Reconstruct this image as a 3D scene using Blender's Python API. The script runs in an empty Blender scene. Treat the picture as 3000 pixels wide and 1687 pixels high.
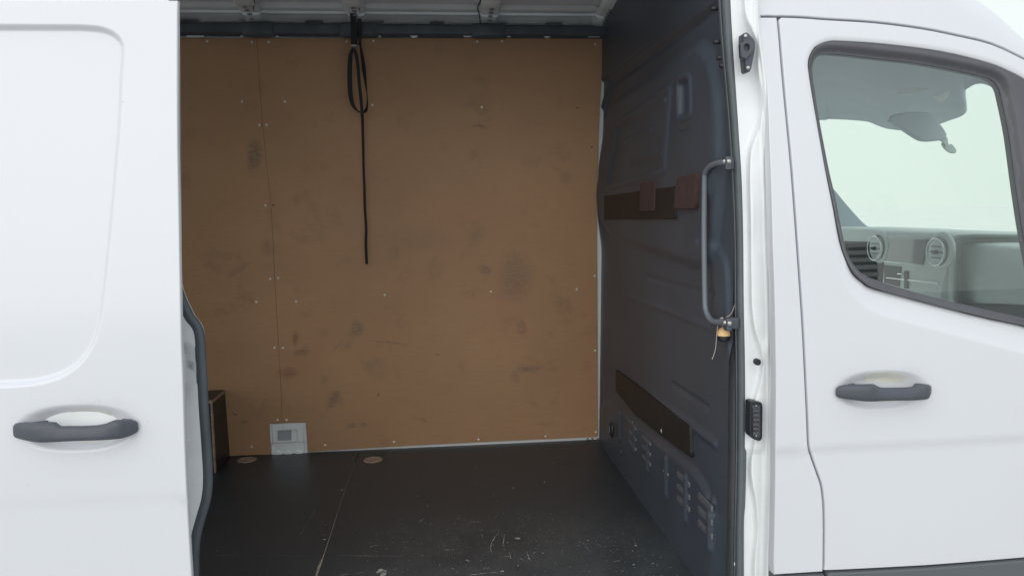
import bpy, bmesh, math, random
import numpy as np
from mathutils import Vector, Matrix
from mathutils.geometry import delaunay_2d_cdt
random.seed(4)
C = bpy.context.scene
COL = C.collection

# ------------------------------------------------------------------ camera
F = 2250.0
def _pose(u0, v0, b):
    dy = np.array([(u0-1500)/F, -(v0-843.5)/F, -1.]); dy /= np.linalg.norm(dy)
    c = -(dy[0]+b*dy[1])/dy[2]
    x = np.array([1, b, c]); x /= np.linalg.norm(x)
    return np.stack([x, dy, np.cross(x, dy)], 1)
M = _pose(1274.5, 625.5, .0255)
H = 1.745
cam = bpy.data.cameras.new('camera'); co = bpy.data.objects.new('camera', cam); COL.objects.link(co)
cam.lens = 27.0; cam.sensor_width = 36.0; cam.clip_start = .02; cam.clip_end = 6000
mw = Matrix([[*M.T[i], (0, 0, H)[i]] for i in range(3)] + [[0, 0, 0, 1]])
co.matrix_world = mw
C.camera = co
C.render.resolution_x = 1024; C.render.resolution_y = 575

# ------------------------------------------------------------------ sky, sun, exposure
W = bpy.data.worlds.new('World'); C.world = W; W.use_nodes = True
nt = W.node_tree; nt.nodes.clear()
def wn(t, **k):
    n = nt.nodes.new(t)
    for a, b in k.items(): setattr(n, a, b)
    return n
SUN_EL, SUN_AZ = math.radians(22), math.radians(204)
sky = wn('ShaderNodeTexSky', sky_type='NISHITA', sun_disc=False, sun_elevation=SUN_EL, sun_rotation=SUN_AZ, dust_density=4.0)
tc = wn('ShaderNodeTexCoord'); sp = wn('ShaderNodeSeparateXYZ'); nt.links.new(tc.outputs['Generated'], sp.inputs[0])
mr = wn('ShaderNodeMapRange'); mr.clamp = True; nt.links.new(sp.outputs['Z'], mr.inputs['Value'])
cm = wn('ShaderNodeMix', data_type='RGBA'); nt.links.new(mr.outputs[0], cm.inputs[0])
cm.inputs[6].default_value = (9.0, 9.7, 9.3, 1)          # overcast cloud at the horizon
cm.inputs[7].default_value = (9.2, 9.8, 10.6, 1)        # and overhead (an overcast sky is brighter at the zenith)
mx = wn('ShaderNodeMix', data_type='RGBA'); mx.inputs[0].default_value = .94
nt.links.new(sky.outputs[0], mx.inputs[6]); nt.links.new(cm.outputs[2], mx.inputs[7])
bg = wn('ShaderNodeBackground'); bg.inputs[1].default_value = .1
nt.links.new(mx.outputs[2], bg.inputs[0])
wo = wn('ShaderNodeOutputWorld'); nt.links.new(bg.outputs[0], wo.inputs[0])
sl = bpy.data.lights.new('sun', 'SUN'); sl.energy = 1.5; sl.angle = math.radians(85); sl.color = (1, .97, .92)
so = bpy.data.objects.new('sun', sl); COL.objects.link(so)
sd_ = Vector((math.sin(SUN_AZ)*math.cos(SUN_EL), math.cos(SUN_AZ)*math.cos(SUN_EL), math.sin(SUN_EL)))
so.rotation_euler = sd_.to_track_quat('Z', 'Y').to_euler()
C.view_settings.view_transform = 'Standard'; C.view_settings.look = 'None'
C.view_settings.exposure = .08; C.view_settings.gamma = 1.0
C.cycles.max_bounces = 10; C.cycles.transparent_max_bounces = 16

# ------------------------------------------------------------------ back-projection helpers
def ray(u, v):
    return M.T @ np.array([(u-1500)/F, -(v-843.5)/F, -1.])
def on_y(u, v, y):
    d = ray(u, v); return d*(y/d[1]) + np.array([0, 0, H])
def on_x(u, v, x):
    d = ray(u, v); return d*(x/d[0]) + np.array([0, 0, H])
def on_z(u, v, z):
    d = ray(u, v); return d*((z-H)/d[2]) + np.array([0, 0, H])
def on_s(u, v, fn):
    y = 1.8
    for _ in range(25):
        p = on_y(u, v, y); y = float(fn(p[0], p[2]))
    return on_y(u, v, y)

XP = .745; ZF = .68; ZT = 2.47
def Yfar(x, z): return 3.45 - .0826*(np.asarray(z)-ZF) + 0*np.asarray(x)
def sst(t):
    t = np.clip(t, 0, 1); return t*t*(3-2*t)
def Yskin(x, z):
    x = np.asarray(x, float); z = np.asarray(z, float)
    u = np.maximum(z-1.25, 0)
    y = 1.74 + .012*u + .085*u**2
    d = np.maximum(1.25-z, 0)
    y = y + .03*d**2
    y = y + .004*sst((1.165-z)/.02)            # waist crease
    y = y + .05*np.maximum(x-1.05, 0)**2
    return y
def Ydoor(x, z): return Yskin(np.minimum(x, 0), z) - .115

# ------------------------------------------------------------------ polygon helpers (2-D numpy arrays)
def dens(P, step, closed=True):
    P = np.asarray(P, float); out = []
    n = len(P)
    for i in range(n if closed else n-1):
        a, b = P[i], P[(i+1) % n]
        k = max(1, int(np.ceil(np.linalg.norm(b-a)/step)))
        for j in range(k): out.append(a+(b-a)*j/k)
    if not closed: out.append(P[-1])
    return np.array(out)
def crom(P, closed=False, k=6):
    P = np.asarray(P, float); n = len(P); out = []
    for i in range(n if closed else n-1):
        p1, p2 = P[i], P[(i+1) % n]
        p0 = P[(i-1) % n] if closed or i > 0 else p1
        p3 = P[(i+2) % n] if closed or i < n-2 else p2
        for j in range(k):
            t = j/k
            out.append(.5*((2*p1)+(-p0+p2)*t+(2*p0-5*p1+4*p2-p3)*t*t+(-p0+3*p1-3*p2+p3)*t**3))
    if not closed: out.append(P[-1])
    return np.array(out)
def rounded(P, r, k=5):
    """closed polygon with its corners rounded by r"""
    P = np.asarray(P, float); n = len(P); out = []
    for i in range(n):
        a, b, c = P[i-1], P[i], P[(i+1) % n]
        d1, d2 = a-b, c-b; l1, l2 = np.linalg.norm(d1), np.linalg.norm(d2)
        q = min(r, l1*.48, l2*.48)
        s, e = b+d1/l1*q, b+d2/l2*q
        for j in range(k+1):
            t = j/k; out.append((1-t)**2*s+2*t*(1-t)*b+t*t*e)
    return np.array(out)
def area(P):
    x, y = P[:, 0], P[:, 1]; return .5*np.sum(x*np.roll(y, -1)-np.roll(x, -1)*y)
def ccw(P):
    P = np.asarray(P, float); return P if area(P) > 0 else P[::-1]
def offset(P, r):
    """offset a closed ccw polygon by r (positive = outward)"""
    e = np.roll(P, -1, 0)-P; l = np.linalg.norm(e, axis=1, keepdims=True); l[l == 0] = 1; e = e/l
    nrm = np.stack([e[:, 1], -e[:, 0]], 1)
    a = nrm+np.roll(nrm, 1, 0); a /= np.maximum(np.linalg.norm(a, axis=1, keepdims=True), 1e-6)
    k = 1/np.clip(np.sum(a*nrm, 1, keepdims=True), .5, 1)
    return P+a*r*k
def inside(Q, P):
    Q = np.asarray(Q, float); r = np.zeros(len(Q), bool); x, y = Q[:, 0], Q[:, 1]
    for i in range(len(P)):
        x1, y1 = P[i-1]; x2, y2 = P[i]
        if y1 == y2: continue
        c = ((y1 > y) != (y2 > y)) & (x < (x2-x1)*(y-y1)/(y2-y1)+x1); r ^= c
    return r
def dist(Q, P, closed=True):
    Q = np.asarray(Q, float); d = np.full(len(Q), 1e9)
    for i in range(0 if closed else 1, len(P)):
        a, b = P[i-1], P[i]; ab = b-a; L = ab@ab
        if L < 1e-14: continue
        t = np.clip(((Q-a)@ab)/L, 0, 1)
        d = np.minimum(d, np.hypot(Q[:, 0]-a[0]-t*ab[0], Q[:, 1]-a[1]-t*ab[1]))
    return d
def sdist(Q, P):
    d = dist(Q, P); return np.where(inside(Q, P), -d, d)

# ------------------------------------------------------------------ object helpers
def tag(o, label=None, cat=None, group=None, kind=None):
    if label: o['label'] = label
    if cat: o['category'] = cat
    if group: o['group'] = group
    if kind: o['kind'] = kind
    return o
def empty(name, loc=(0, 0, 0)):
    o = bpy.data.objects.new(name, None); COL.objects.link(o); o.location = loc; o.empty_display_size = .1
    return o
def link(name, me, mat, parent=None, smooth=True, loc=None):
    if mat and not me.materials: me.materials.append(mat)
    if smooth: me.polygons.foreach_set('use_smooth', [True]*len(me.polygons))
    o = bpy.data.objects.new(name, me); COL.objects.link(o)
    if loc is not None: o.location = loc
    if parent: o.parent = parent
    return o
def mesh(name, V, Fc):
    me = bpy.data.meshes.new(name); me.from_pydata([tuple(map(float, v)) for v in V], [], [tuple(map(int, f)) for f in Fc]); me.update()
    return me
def sharp(o, deg=35):
    try: o.data.set_sharp_from_angle(angle=math.radians(deg))
    except Exception: pass
    return o
def fix(me):
    bm = bmesh.new(); bm.from_mesh(me); bmesh.ops.recalc_face_normals(bm, faces=bm.faces); bm.to_mesh(me); bm.free(); me.update()
def panel(name, outer, mapf, mat, parent, grid=.02, holes=(), t=.012, r=.003, loops=(), back=False):
    """solid sheet: outline in surface coordinates (a,b), rolled edge of radius r, mapf(a,b,depth)->xyz"""
    loopsP = [ccw(outer)] + [ccw(h)[::-1] for h in holes]
    ins = [offset(P, -r) if k == 0 else -offset(-P[:, :], 0)*1 for k, P in enumerate(loopsP)]
    ins[0] = offset(loopsP[0], -r)
    for k in range(1, len(loopsP)): ins[k] = offset(loopsP[k][::-1], r)[::-1]
    V2 = []; E = []
    for P in ins:
        b = len(V2); n = len(P); V2 += list(P); E += [(b+i, b+(i+1) % n) for i in range(n)]
    nb = len(V2)
    mn, mxx = ins[0].min(0), ins[0].max(0)
    gx = np.arange(mn[0]+grid*.5, mxx[0], grid); gy = np.arange(mn[1]+grid*.5, mxx[1], grid)
    G = np.array([(a+(j % 2)*grid*.5, b) for j, b in enumerate(gy) for a in gx]) if len(gx) and len(gy) else np.zeros((0, 2))
    if len(G):
        k = inside(G, ins[0]); G = G[k]
    if len(G):
        d = dist(G, ins[0]); k = d > grid*.45
        for hp in ins[1:]: k &= (~inside(G, hp)) & (dist(G, hp) > grid*.45)
        G = G[k]
    LS = []
    for lp in loops:
        L = np.asarray(lp); k = inside(L, ins[0]) & (dist(L, ins[0]) > grid*.3)
        for hp in ins[1:]: k &= (~inside(L, hp)) & (dist(L, hp) > grid*.3)
        L = L[k]
        if len(G) and len(L):
            # drop grid points crowding this loop
            keep = np.ones(len(G), bool)
            for q in L: keep &= (np.abs(G[:, 0]-q[0])+np.abs(G[:, 1]-q[1])) > grid*.35
            G = G[keep]
        LS.append(L)
    if LS: G = np.vstack([G]+LS) if len(G) else np.vstack(LS)
    allv = [Vector(v) for v in V2]+[Vector(v) for v in G]
    vv, ee, ff, *_ = delaunay_2d_cdt(allv, E, [], 0, 1e-7)
    A = np.array([tuple(v) for v in vv]); T = np.array([tuple(f) for f in ff if len(f) == 3])
    cen = A[T].mean(1); k = inside(cen, ins[0])
    for hp in ins[1:]: k &= ~inside(cen, hp)
    T = T[k]
    X = mapf(A[:, 0], A[:, 1], 0.0)
    V = [tuple(p) for p in X]; Fc = [tuple(f) for f in T]
    # index of boundary vertices
    idx = {}
    for i, p in enumerate(A): idx[(round(p[0], 6), round(p[1], 6))] = i
    for k, P in enumerate(ins):
        n = len(P)
        ring = []
        ok = True
        for p in P:
            i = idx.get((round(p[0], 6), round(p[1], 6)))
            if i is None:
                i = int(np.argmin(np.hypot(A[:, 0]-p[0], A[:, 1]-p[1])))
            ring.append(i)
        sets = [(r*.38, r*.08), (r*.75, r*.35), (r, r), (r, t)] if r > 0 else [(0, t)]
        for off, dep in sets:
            Q = offset(ccw(P), off if k == 0 else -off)
            if area(P) < 0: Q = Q[::-1]
            Y = mapf(Q[:, 0], Q[:, 1], dep); b = len(V); V += [tuple(q) for q in Y]
            for i in range(n):
                j = (i+1) % n; Fc.append((ring[i], ring[j], b+j, b+i))
            ring = list(range(b, b+n))
        if back and k == 0:
            Fc.append(tuple(ring[::-1]))
    me = mesh(name, V, Fc); fix(me)
    o = link(name, me, mat, parent); sharp(o, 50)
    e = 1e-3
    N = np.cross((mapf(A[:, 0]+e, A[:, 1], 0.)-mapf(A[:, 0]-e, A[:, 1], 0.)), (mapf(A[:, 0], A[:, 1]+e, 0.)-mapf(A[:, 0], A[:, 1]-e, 0.)))
    N /= np.maximum(np.linalg.norm(N, axis=1, keepdims=True), 1e-12)
    fn_ = np.array([tuple(me.polygons[i].normal) for i in range(len(T))])
    if np.sum(fn_*N[T[:, 0]]) < 0: N = -N
    full = np.zeros((len(V), 3)); full[:len(A)] = N
    me.normals_split_custom_set_from_vertices([tuple(q) for q in full])
    return o
def smap(fn, disp=None):
    def f(a, b, d):
        y = fn(a, b)+d
        if disp is not None: y = y+disp(np.stack([a, b], 1))
        return np.stack([a, y, b], 1)
    return f
def xmap(x0):
    """plane facing -x: (a=y, b=z), depth goes towards +x"""
    def f(a, b, d): return np.stack([x0+d+0*a, a, b], 1)
    return f
def px_s(P, fn): return np.array([on_s(u, v, fn)[[0, 2]] for u, v in P])
def px_x(P, x): return np.array([on_x(u, v, x)[[1, 2]] for u, v in P])
def tube(path, rad, seg=10, closed=False, flat=(1, 1), up=None, cap=True):
    P = np.asarray(path, float); n = len(P); V = []; Fc = []
    R = np.broadcast_to(np.asarray(rad, float), (n,))
    T = np.zeros_like(P)
    for i in range(n):
        a = P[(i-1) % n] if closed or i > 0 else P[i]; b = P[(i+1) % n] if closed or i < n-1 else P[i]
        T[i] = (b-a)/max(np.linalg.norm(b-a), 1e-9)
    ref = np.array(up if up is not None else (0, 1, 0), float)
    for i in range(n):
        s = np.cross(T[i], ref); s /= max(np.linalg.norm(s), 1e-9); w = np.cross(s, T[i]); 
        for k in range(seg):
            a = 2*math.pi*k/seg; V.append(P[i]+R[i]*(math.cos(a)*s*flat[0]+math.sin(a)*w*flat[1]))
    for i in range(n if closed else n-1):
        for k in range(seg):
            a = i*seg+k; b = i*seg+(k+1) % seg; c = ((i+1) % n)*seg+(k+1) % seg; d = ((i+1) % n)*seg+k
            Fc.append((a, b, c, d))
    if cap and not closed:
        Fc.append(tuple(range(seg))[::-1]); Fc.append(tuple((n-1)*seg+k for k in range(seg)))
    return V, Fc
def tube_obj(name, path, rad, mat, parent, **k):
    V, Fc = tube(path, rad, **k); me = mesh(name, V, Fc); fix(me); return link(name, me, mat, parent)
def join(parts):
    V = []; Fc = []
    for v, f in parts:
        b = len(V); V += list(v); Fc += [tuple(i+b for i in q) for q in f]
    return V, Fc
def boxg(x0, x1, y0, y1, z0, z1):
    V = [(x, y, z) for z in (z0, z1) for y in (y0, y1) for x in (x0, x1)]
    return V, [(0, 2, 3, 1), (4, 5, 7, 6), (0, 1, 5, 4), (2, 6, 7, 3), (0, 4, 6, 2), (1, 3, 7, 5)]
def box_obj(name, b, mat, parent, bev=.002, seg=2):
    V, Fc = boxg(*b); me = mesh(name, V, Fc)
    if bev:
        bm = bmesh.new(); bm.from_mesh(me); bmesh.ops.bevel(bm, geom=bm.edges[:], offset=bev, segments=seg, affect='EDGES', profile=.6); bm.to_mesh(me); bm.free()
    o = link(name, me, mat, parent); sharp(o, 40); return o
def grid_obj(name, X, mat, parent, solid=0):
    """X: (rows, cols, 3)"""
    r, c = X.shape[:2]; V = X.reshape(-1, 3)
    Fc = [(i*c+j, i*c+j+1, (i+1)*c+j+1, (i+1)*c+j) for i in range(r-1) for j in range(c-1)]
    me = mesh(name, V, Fc); o = link(name, me, mat, parent)
    if solid:
        m = o.modifiers.new('thickness', 'SOLIDIFY'); m.thickness = solid; m.offset = 0
    return o
def dome(r, h, seg=10, rings=3):
    """low dome facing -y, base at y=0"""
    V = []; Fc = []
    for i in range(rings):
        a = (math.pi/2)*i/rings
        for k in range(seg):
            t = 2*math.pi*k/seg; V.append((r*math.cos(a)*math.cos(t), -h*math.sin(a), r*math.cos(a)*math.sin(t)))
    V.append((0, -h, 0))
    for i in range(rings-1):
        for k in range(seg): Fc.append((i*seg+k, i*seg+(k+1) % seg, (i+1)*seg+(k+1) % seg, (i+1)*seg+k))
    for k in range(seg): Fc.append(((rings-1)*seg+k, (rings-1)*seg+(k+1) % seg, len(V)-1))
    return V, Fc

# ------------------------------------------------------------------ materials
def mat(name, col, rough=.5, metal=0, coat=0, spec=.5, bump=None, vary=None, coat_rough=.03):
    m = bpy.data.materials.new(name); m.use_nodes = True; n = m.node_tree; b = n.nodes['Principled BSDF']
    b.inputs['Base Color'].default_value = (*col, 1); b.inputs['Roughness'].default_value = rough
    b.inputs['Metallic'].default_value = metal; b.inputs['Coat Weight'].default_value = coat
    b.inputs['Coat Roughness'].default_value = coat_rough; b.inputs['Specular IOR Level'].default_value = spec
    tcn = n.nodes.new('ShaderNodeTexCoord')
    if vary:
        sc, amt = vary
        no = n.nodes.new('ShaderNodeTexNoise'); no.inputs['Scale'].default_value = sc; no.inputs['Detail'].default_value = 6
        n.links.new(tcn.outputs['Object'], no.inputs['Vector'])
        r = n.nodes.new('ShaderNodeMapRange'); r.inputs['From Min'].default_value = .3; r.inputs['From Max'].default_value = .7
        r.inputs['To Min'].default_value = 1-amt; r.inputs['To Max'].default_value = 1+amt; n.links.new(no.outputs[0], r.inputs['Value'])
        v = n.nodes.new('ShaderNodeVectorMath'); v.operation = 'SCALE'; v.inputs[0].default_value = col; n.links.new(r.outputs[0], v.inputs['Scale'])
        n.links.new(v.outputs[0], b.inputs['Base Color'])
    if bump:
        sc, st, di = bump
        no = n.nodes.new('ShaderNodeTexNoise'); no.inputs['Scale'].default_value = sc; no.inputs['Detail'].default_value = 4
        n.links.new(tcn.outputs['Object'], no.inputs['Vector'])
        bu = n.nodes.new('ShaderNodeBump'); bu.inputs['Strength'].default_value = st; bu.inputs['Distance'].default_value = di
        n.links.new(no.outputs[0], bu.inputs['Height']); n.links.new(bu.outputs[0], b.inputs['Normal'])
    return m
class NB:
    """small node-graph builder"""
    def __init__(s, m): s.t = m.node_tree; s.b = s.t.nodes['Principled BSDF']; s.tc = s.t.nodes.new('ShaderNodeTexCoord')
    def n(s, ty, **k):
        x = s.t.nodes.new(ty)
        for a, b in k.items(): setattr(x, a, b)
        return x
    def l(s, a, b): s.t.links.new(a, b)
    def math(s, op, a, b=None, clamp=False):
        x = s.n('ShaderNodeMath', operation=op, use_clamp=clamp)
        for i, q in enumerate((a, b)):
            if q is None: continue
            if isinstance(q, (int, float)): x.inputs[i].default_value = q
            else: s.l(q, x.inputs[i])
        return x.outputs[0]
    def scale(s, vec=(1, 1, 1), rot=(0, 0, 0), loc=(0, 0, 0), src=None):
        m = s.n('ShaderNodeMapping'); m.inputs['Scale'].default_value = vec; m.inputs['Rotation'].default_value = rot; m.inputs['Location'].default_value = loc
        s.l(src or s.tc.outputs['Object'], m.inputs['Vector']); return m.outputs[0]
    def noise(s, vec, sc, det=4, rough=.5, dist=0):
        x = s.n('ShaderNodeTexNoise'); x.inputs['Scale'].default_value = sc; x.inputs['Detail'].default_value = det
        x.inputs['Roughness'].default_value = rough; x.inputs['Distortion'].default_value = dist; s.l(vec, x.inputs['Vector']); return x.outputs[0]
    def rng(s, v, a, b, c=0., d=1., smooth=False):
        x = s.n('ShaderNodeMapRange'); x.clamp = True
        if smooth: x.interpolation_type = 'SMOOTHSTEP'
        s.l(v, x.inputs['Value'])
        for i, q in zip(('From Min', 'From Max', 'To Min', 'To Max'), (a, b, c, d)): x.inputs[i].default_value = q
        return x.outputs[0]
    def mix(s, f, a, b):
        x = s.n('ShaderNodeMix', data_type='RGBA')
        if isinstance(f, (int, float)): x.inputs[0].default_value = f
        else: s.l(f, x.inputs[0])
        for i, q in ((6, a), (7, b)):
            if isinstance(q, tuple): x.inputs[i].default_value = (*q, 1)
            else: s.l(q, x.inputs[i])
        return x.outputs[2]

PAINT = mat('white_paint', (.66, .675, .725), .35, coat=.7, coat_rough=.12, bump=(3, .03, .004), vary=(1.5, .012))
PAINT_IN = mat('white_primer_paint', (.82, .845, .87), .45, coat=.4, vary=(9, .05), bump=(14, .1, .001))
METAL_IN = mat('grey_white_inner_metal', (.80, .83, .86), .5, coat=.2, vary=(5, .09), bump=(18, .15, .001))
PLAST = mat('charcoal_grained_plastic', (.068, .076, .096), .46, bump=(900, .25, .0004), vary=(20, .06))
PLAST2 = mat('black_plastic', (.02, .024, .03), .4, bump=(500, .2, .0004))
RUB = mat('rubber_seal', (.075, .09, .106), .5, bump=(60, .1, .001), vary=(12, .15))
SEALG = mat('window_seal_rubber', (.085, .085, .10), .42, bump=(80, .08, .0006), vary=(8, .1))
MOULD = mat('dark_side_moulding', (.10, .112, .125), .5, bump=(600, .3, .0005))
HEAD = mat('pale_headliner_fabric', (.52, .56, .60), .9, bump=(700, .4, .0006), vary=(6, .04))
DASH = mat('hazy_dashboard_plastic', (.55, .62, .60), .55, bump=(800, .3, .0005), vary=(5, .06))  # lightened, haze from the door glass put into the colour
DASH_D = mat('dark_dashboard_plastic', (.07, .085, .08), .6, vary=(5, .06))
SCREEN = mat('display_glass', (.10, .115, .11), .08, coat=1)
CHROME = mat('satin_chrome', (.8, .83, .83), .15, metal=1)
STEEL = mat('zinc_steel', (.50, .50, .48), .42, metal=1, vary=(120, .2))
WEB = mat('black_webbing', (.012, .014, .018), .75, bump=(900, .5, .0005))
FILM = mat('yellowed_protective_film', (.66, .66, .61), .35, coat=.5, vary=(30, .04))
EDGEW = mat('raw_plywood_edge', (.33, .24, .19), .8, vary=(60, .25))
ORNG = mat('orange_plastic', (.86, .56, .28), .45, vary=(40, .05))
CORD = mat('pale_cord', (.42, .37, .33), .85, bump=(900, .4, .0005))
FELT = mat('red_brown_felt', (.066, .036, .034), .95, bump=(500, .6, .001), vary=(60, .2))
STRIPM = mat('dark_brown_film_board', (.017, .0155, .0155), .55, vary=(30, .3), bump=(300, .3, .0005))
RAILM = mat('dark_rail_paint', (.07, .086, .104), .5, vary=(14, .2), bump=(30, .15, .001))

def glass(name, col, ior=1.5):
    m = bpy.data.materials.new(name); m.use_nodes = True; n = m.node_tree; n.nodes.clear()
    tr = n.nodes.new('ShaderNodeBsdfTransparent'); tr.inputs[0].default_value = (*col, 1)
    gl = n.nodes.new('ShaderNodeBsdfGlossy'); gl.inputs['Roughness'].default_value = .005
    fr = n.nodes.new('ShaderNodeFresnel'); fr.inputs['IOR'].default_value = ior
    mm = n.nodes.new('ShaderNodeMixShader'); o = n.nodes.new('ShaderNodeOutputMaterial')
    n.links.new(fr.outputs[0], mm.inputs[0]); n.links.new(tr.outputs[0], mm.inputs[1]); n.links.new(gl.outputs[0], mm.inputs[2])
    n.links.new(mm.outputs[0], o.inputs[0]); return m
GLASS = glass('green_tinted_glass', (.88, .96, .91), 2.0)
GLASS2 = glass('windscreen_glass', (.95, .98, .955))

# plywood with stains
def plywood():
    m = mat('brown_plywood', (.4, .25, .15), .55, spec=.35); g = NB(m)
    o = g.tc.outputs['Object']
    cloud = g.noise(g.scale((.8, 1, 1.1)), 1.6, 5, .55)
    grain = g.noise(g.scale((4, 1, 90)), 3, 5, .6)
    fine = g.noise(g.scale((40, 40, 260)), 2, 3, .6)
    base = g.mix(g.rng(cloud, .3, .7), (.400, .236, .131), (.492, .291, .162))
    base = g.mix(g.rng(grain, .3, .75, 0, .28), base, (.29, .165, .095))
    base = g.mix(g.rng(fine, .5, .8, 0, .22), base, (.52, .33, .21))
    redz = g.noise(g.scale((1, 1, 1), loc=(3, 1, 7)), 2.3, 4, .6)
    base = g.mix(g.rng(redz, .54, .72, 0, .25), base, (.42, .19, .115))
    for i, (rz, th, c_, k_) in enumerate([(.1, .70, (.2, .115, .07), .5), (-.5, .715, (.22, .13, .08), .45), (.9, .72, (.62, .42, .27), .35), (1.5, .72, (.2, .12, .08), .3)]):
        q = g.noise(g.scale((3.5, 1, 110), (0, rz, 0), (i*2.3, 0, i*1.9)), 1.4, 4, .65)
        gate = g.rng(g.noise(g.scale((1, 1, 1), loc=(i*5, 2, i*3)), 3.2, 3, .6), .5, .62)
        base = g.mix(g.math('MULTIPLY', g.math('MULTIPLY', g.rng(q, th, th+.04), gate), k_), base, c_)
    blot = g.noise(g.scale((1, 1, 1), loc=(9, 4, 2)), 7, 6, .68)
    base = g.mix(g.rng(blot, .56, .72, 0, .45), base, (.24, .145, .09))
    # localised smudges and scuffs: (u, v, half-width, half-height, rotation, strength, colour)
    st = [(745, 462, 17, 40, .1, .55, (.09, .08, .075)), (1512, 815, 45, 60, .2, .38, (.16, .11, .1)), (1420, 792, 18, 12, 0, .5, (.15, .1, .09)),
          (865, 995, 9, 18, .1, .6, (.17, .08, .06)), (885, 1030, 24, 12, -.4, .45, (.18, .09, .07)), (845, 1090, 28, 14, -.1, .55, (.2, .09, .06)),
          (1045, 962, 18, 22, 0, .5, (.14, .12, .1)), (1525, 960, 14, 20, 0, .4, (.2, .11, .1)), (1550, 1080, 34, 12, -.1, .5, (.14, .12, .11)),
          (1510, 1105, 12, 18, 0, .35, (.2, .12, .1)), (975, 1170, 12, 30, .6, .5, (.15, .12, .11)), (1405, 370, 20, 4, .1, .55, (.12, .08, .07)),
          (700, 790, 30, 8, -.6, .35, (.15, .1, .1)), (790, 725, 22, 20, 0, .3, (.2, .1, .08)), (1140, 1003, 50, 2.5, .16, .5, (.2, .1, .07)),
          (990, 1015, 26, 3, -.8, .35, (.2, .11, .08)), (1028, 1242, 14, 7, 0, .45, (.13, .12, .1)), (1066, 1242, 12, 7, 0, .4, (.13, .12, .1)),
          (718, 1232, 8, 6, 0, .5, (.1, .09, .08)), (690, 1215, 6, 2, .2, .7, (.05, .04, .04)), (1105, 1080, 30, 36, 0, .22, (.2, .12, .1)),
          (1280, 1040, 6, 2, 0, .6, (.1, .1, .1)), (1107, 1160, 3, 4, .5, .7, (.03, .03, .03)), (1600, 1240, 30, 5, -.2, .3, (.2, .12, .1)),
          (1215, 700, 90, 26, .1, .16, (.2, .12, .1)), (1640, 620, 60, 50, 0, .18, (.5, .27, .14)), (1340, 610, 120, 60, 0, .2, (.5, .27, .15)),
          (1230, 1230, 30, 4, .3, .4, (.18, .1, .08)), (800, 620, 16, 60, 0, .15, (.2, .1, .08)), (1560, 1180, 16, 8, .3, .3, (.2, .12, .1))]
    wob = g.n('ShaderNodeTexNoise'); wob.inputs['Scale'].default_value = 14; wob.inputs['Detail'].default_value = 5; g.l(o, wob.inputs['Vector'])
    wv = g.n('ShaderNodeVectorMath', operation='MULTIPLY_ADD'); g.l(wob.outputs['Color'], wv.inputs[0]); wv.inputs[1].default_value = (.05, .05, .05); g.l(o, wv.inputs[2])
    streak = g.noise(g.scale((20, 20, 150)), 2.4, 5, .7)
    stv = g.rng(streak, .34, .62)
    for u, v, hw, hh, ro, s_, c_ in st:
        p = on_s(u, v, Yfar); sc = 3.4/F
        mp = g.n('ShaderNodeMapping'); mp.vector_type = 'TEXTURE'
        mp.inputs['Location'].default_value = (p[0]+.025, p[1]+.025, p[2]+.025)
        mp.inputs['Rotation'].default_value = (0, ro, 0); mp.inputs['Scale'].default_value = (hw*sc*1.5, 1, hh*sc*1.5)
        g.l(wv.outputs[0], mp.inputs['Vector'])
        ln = g.n('ShaderNodeVectorMath', operation='LENGTH'); g.l(mp.outputs[0], ln.inputs[0])
        f = g.rng(ln.outputs['Value'], .3, 1.05, min(1, s_*1.35), 0, True)
        f = g.math('MULTIPLY', f, stv)
        base = g.mix(f, base, c_)
    g.l(base, g.b.inputs['Base Color'])
    bu = g.n('ShaderNodeBump'); bu.inputs['Strength'].default_value = .12; bu.inputs['Distance'].default_value = .0006
    g.l(grain, bu.inputs['Height']); g.l(bu.outputs[0], g.b.inputs['Normal'])
    return m
PLY = plywood()

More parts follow.
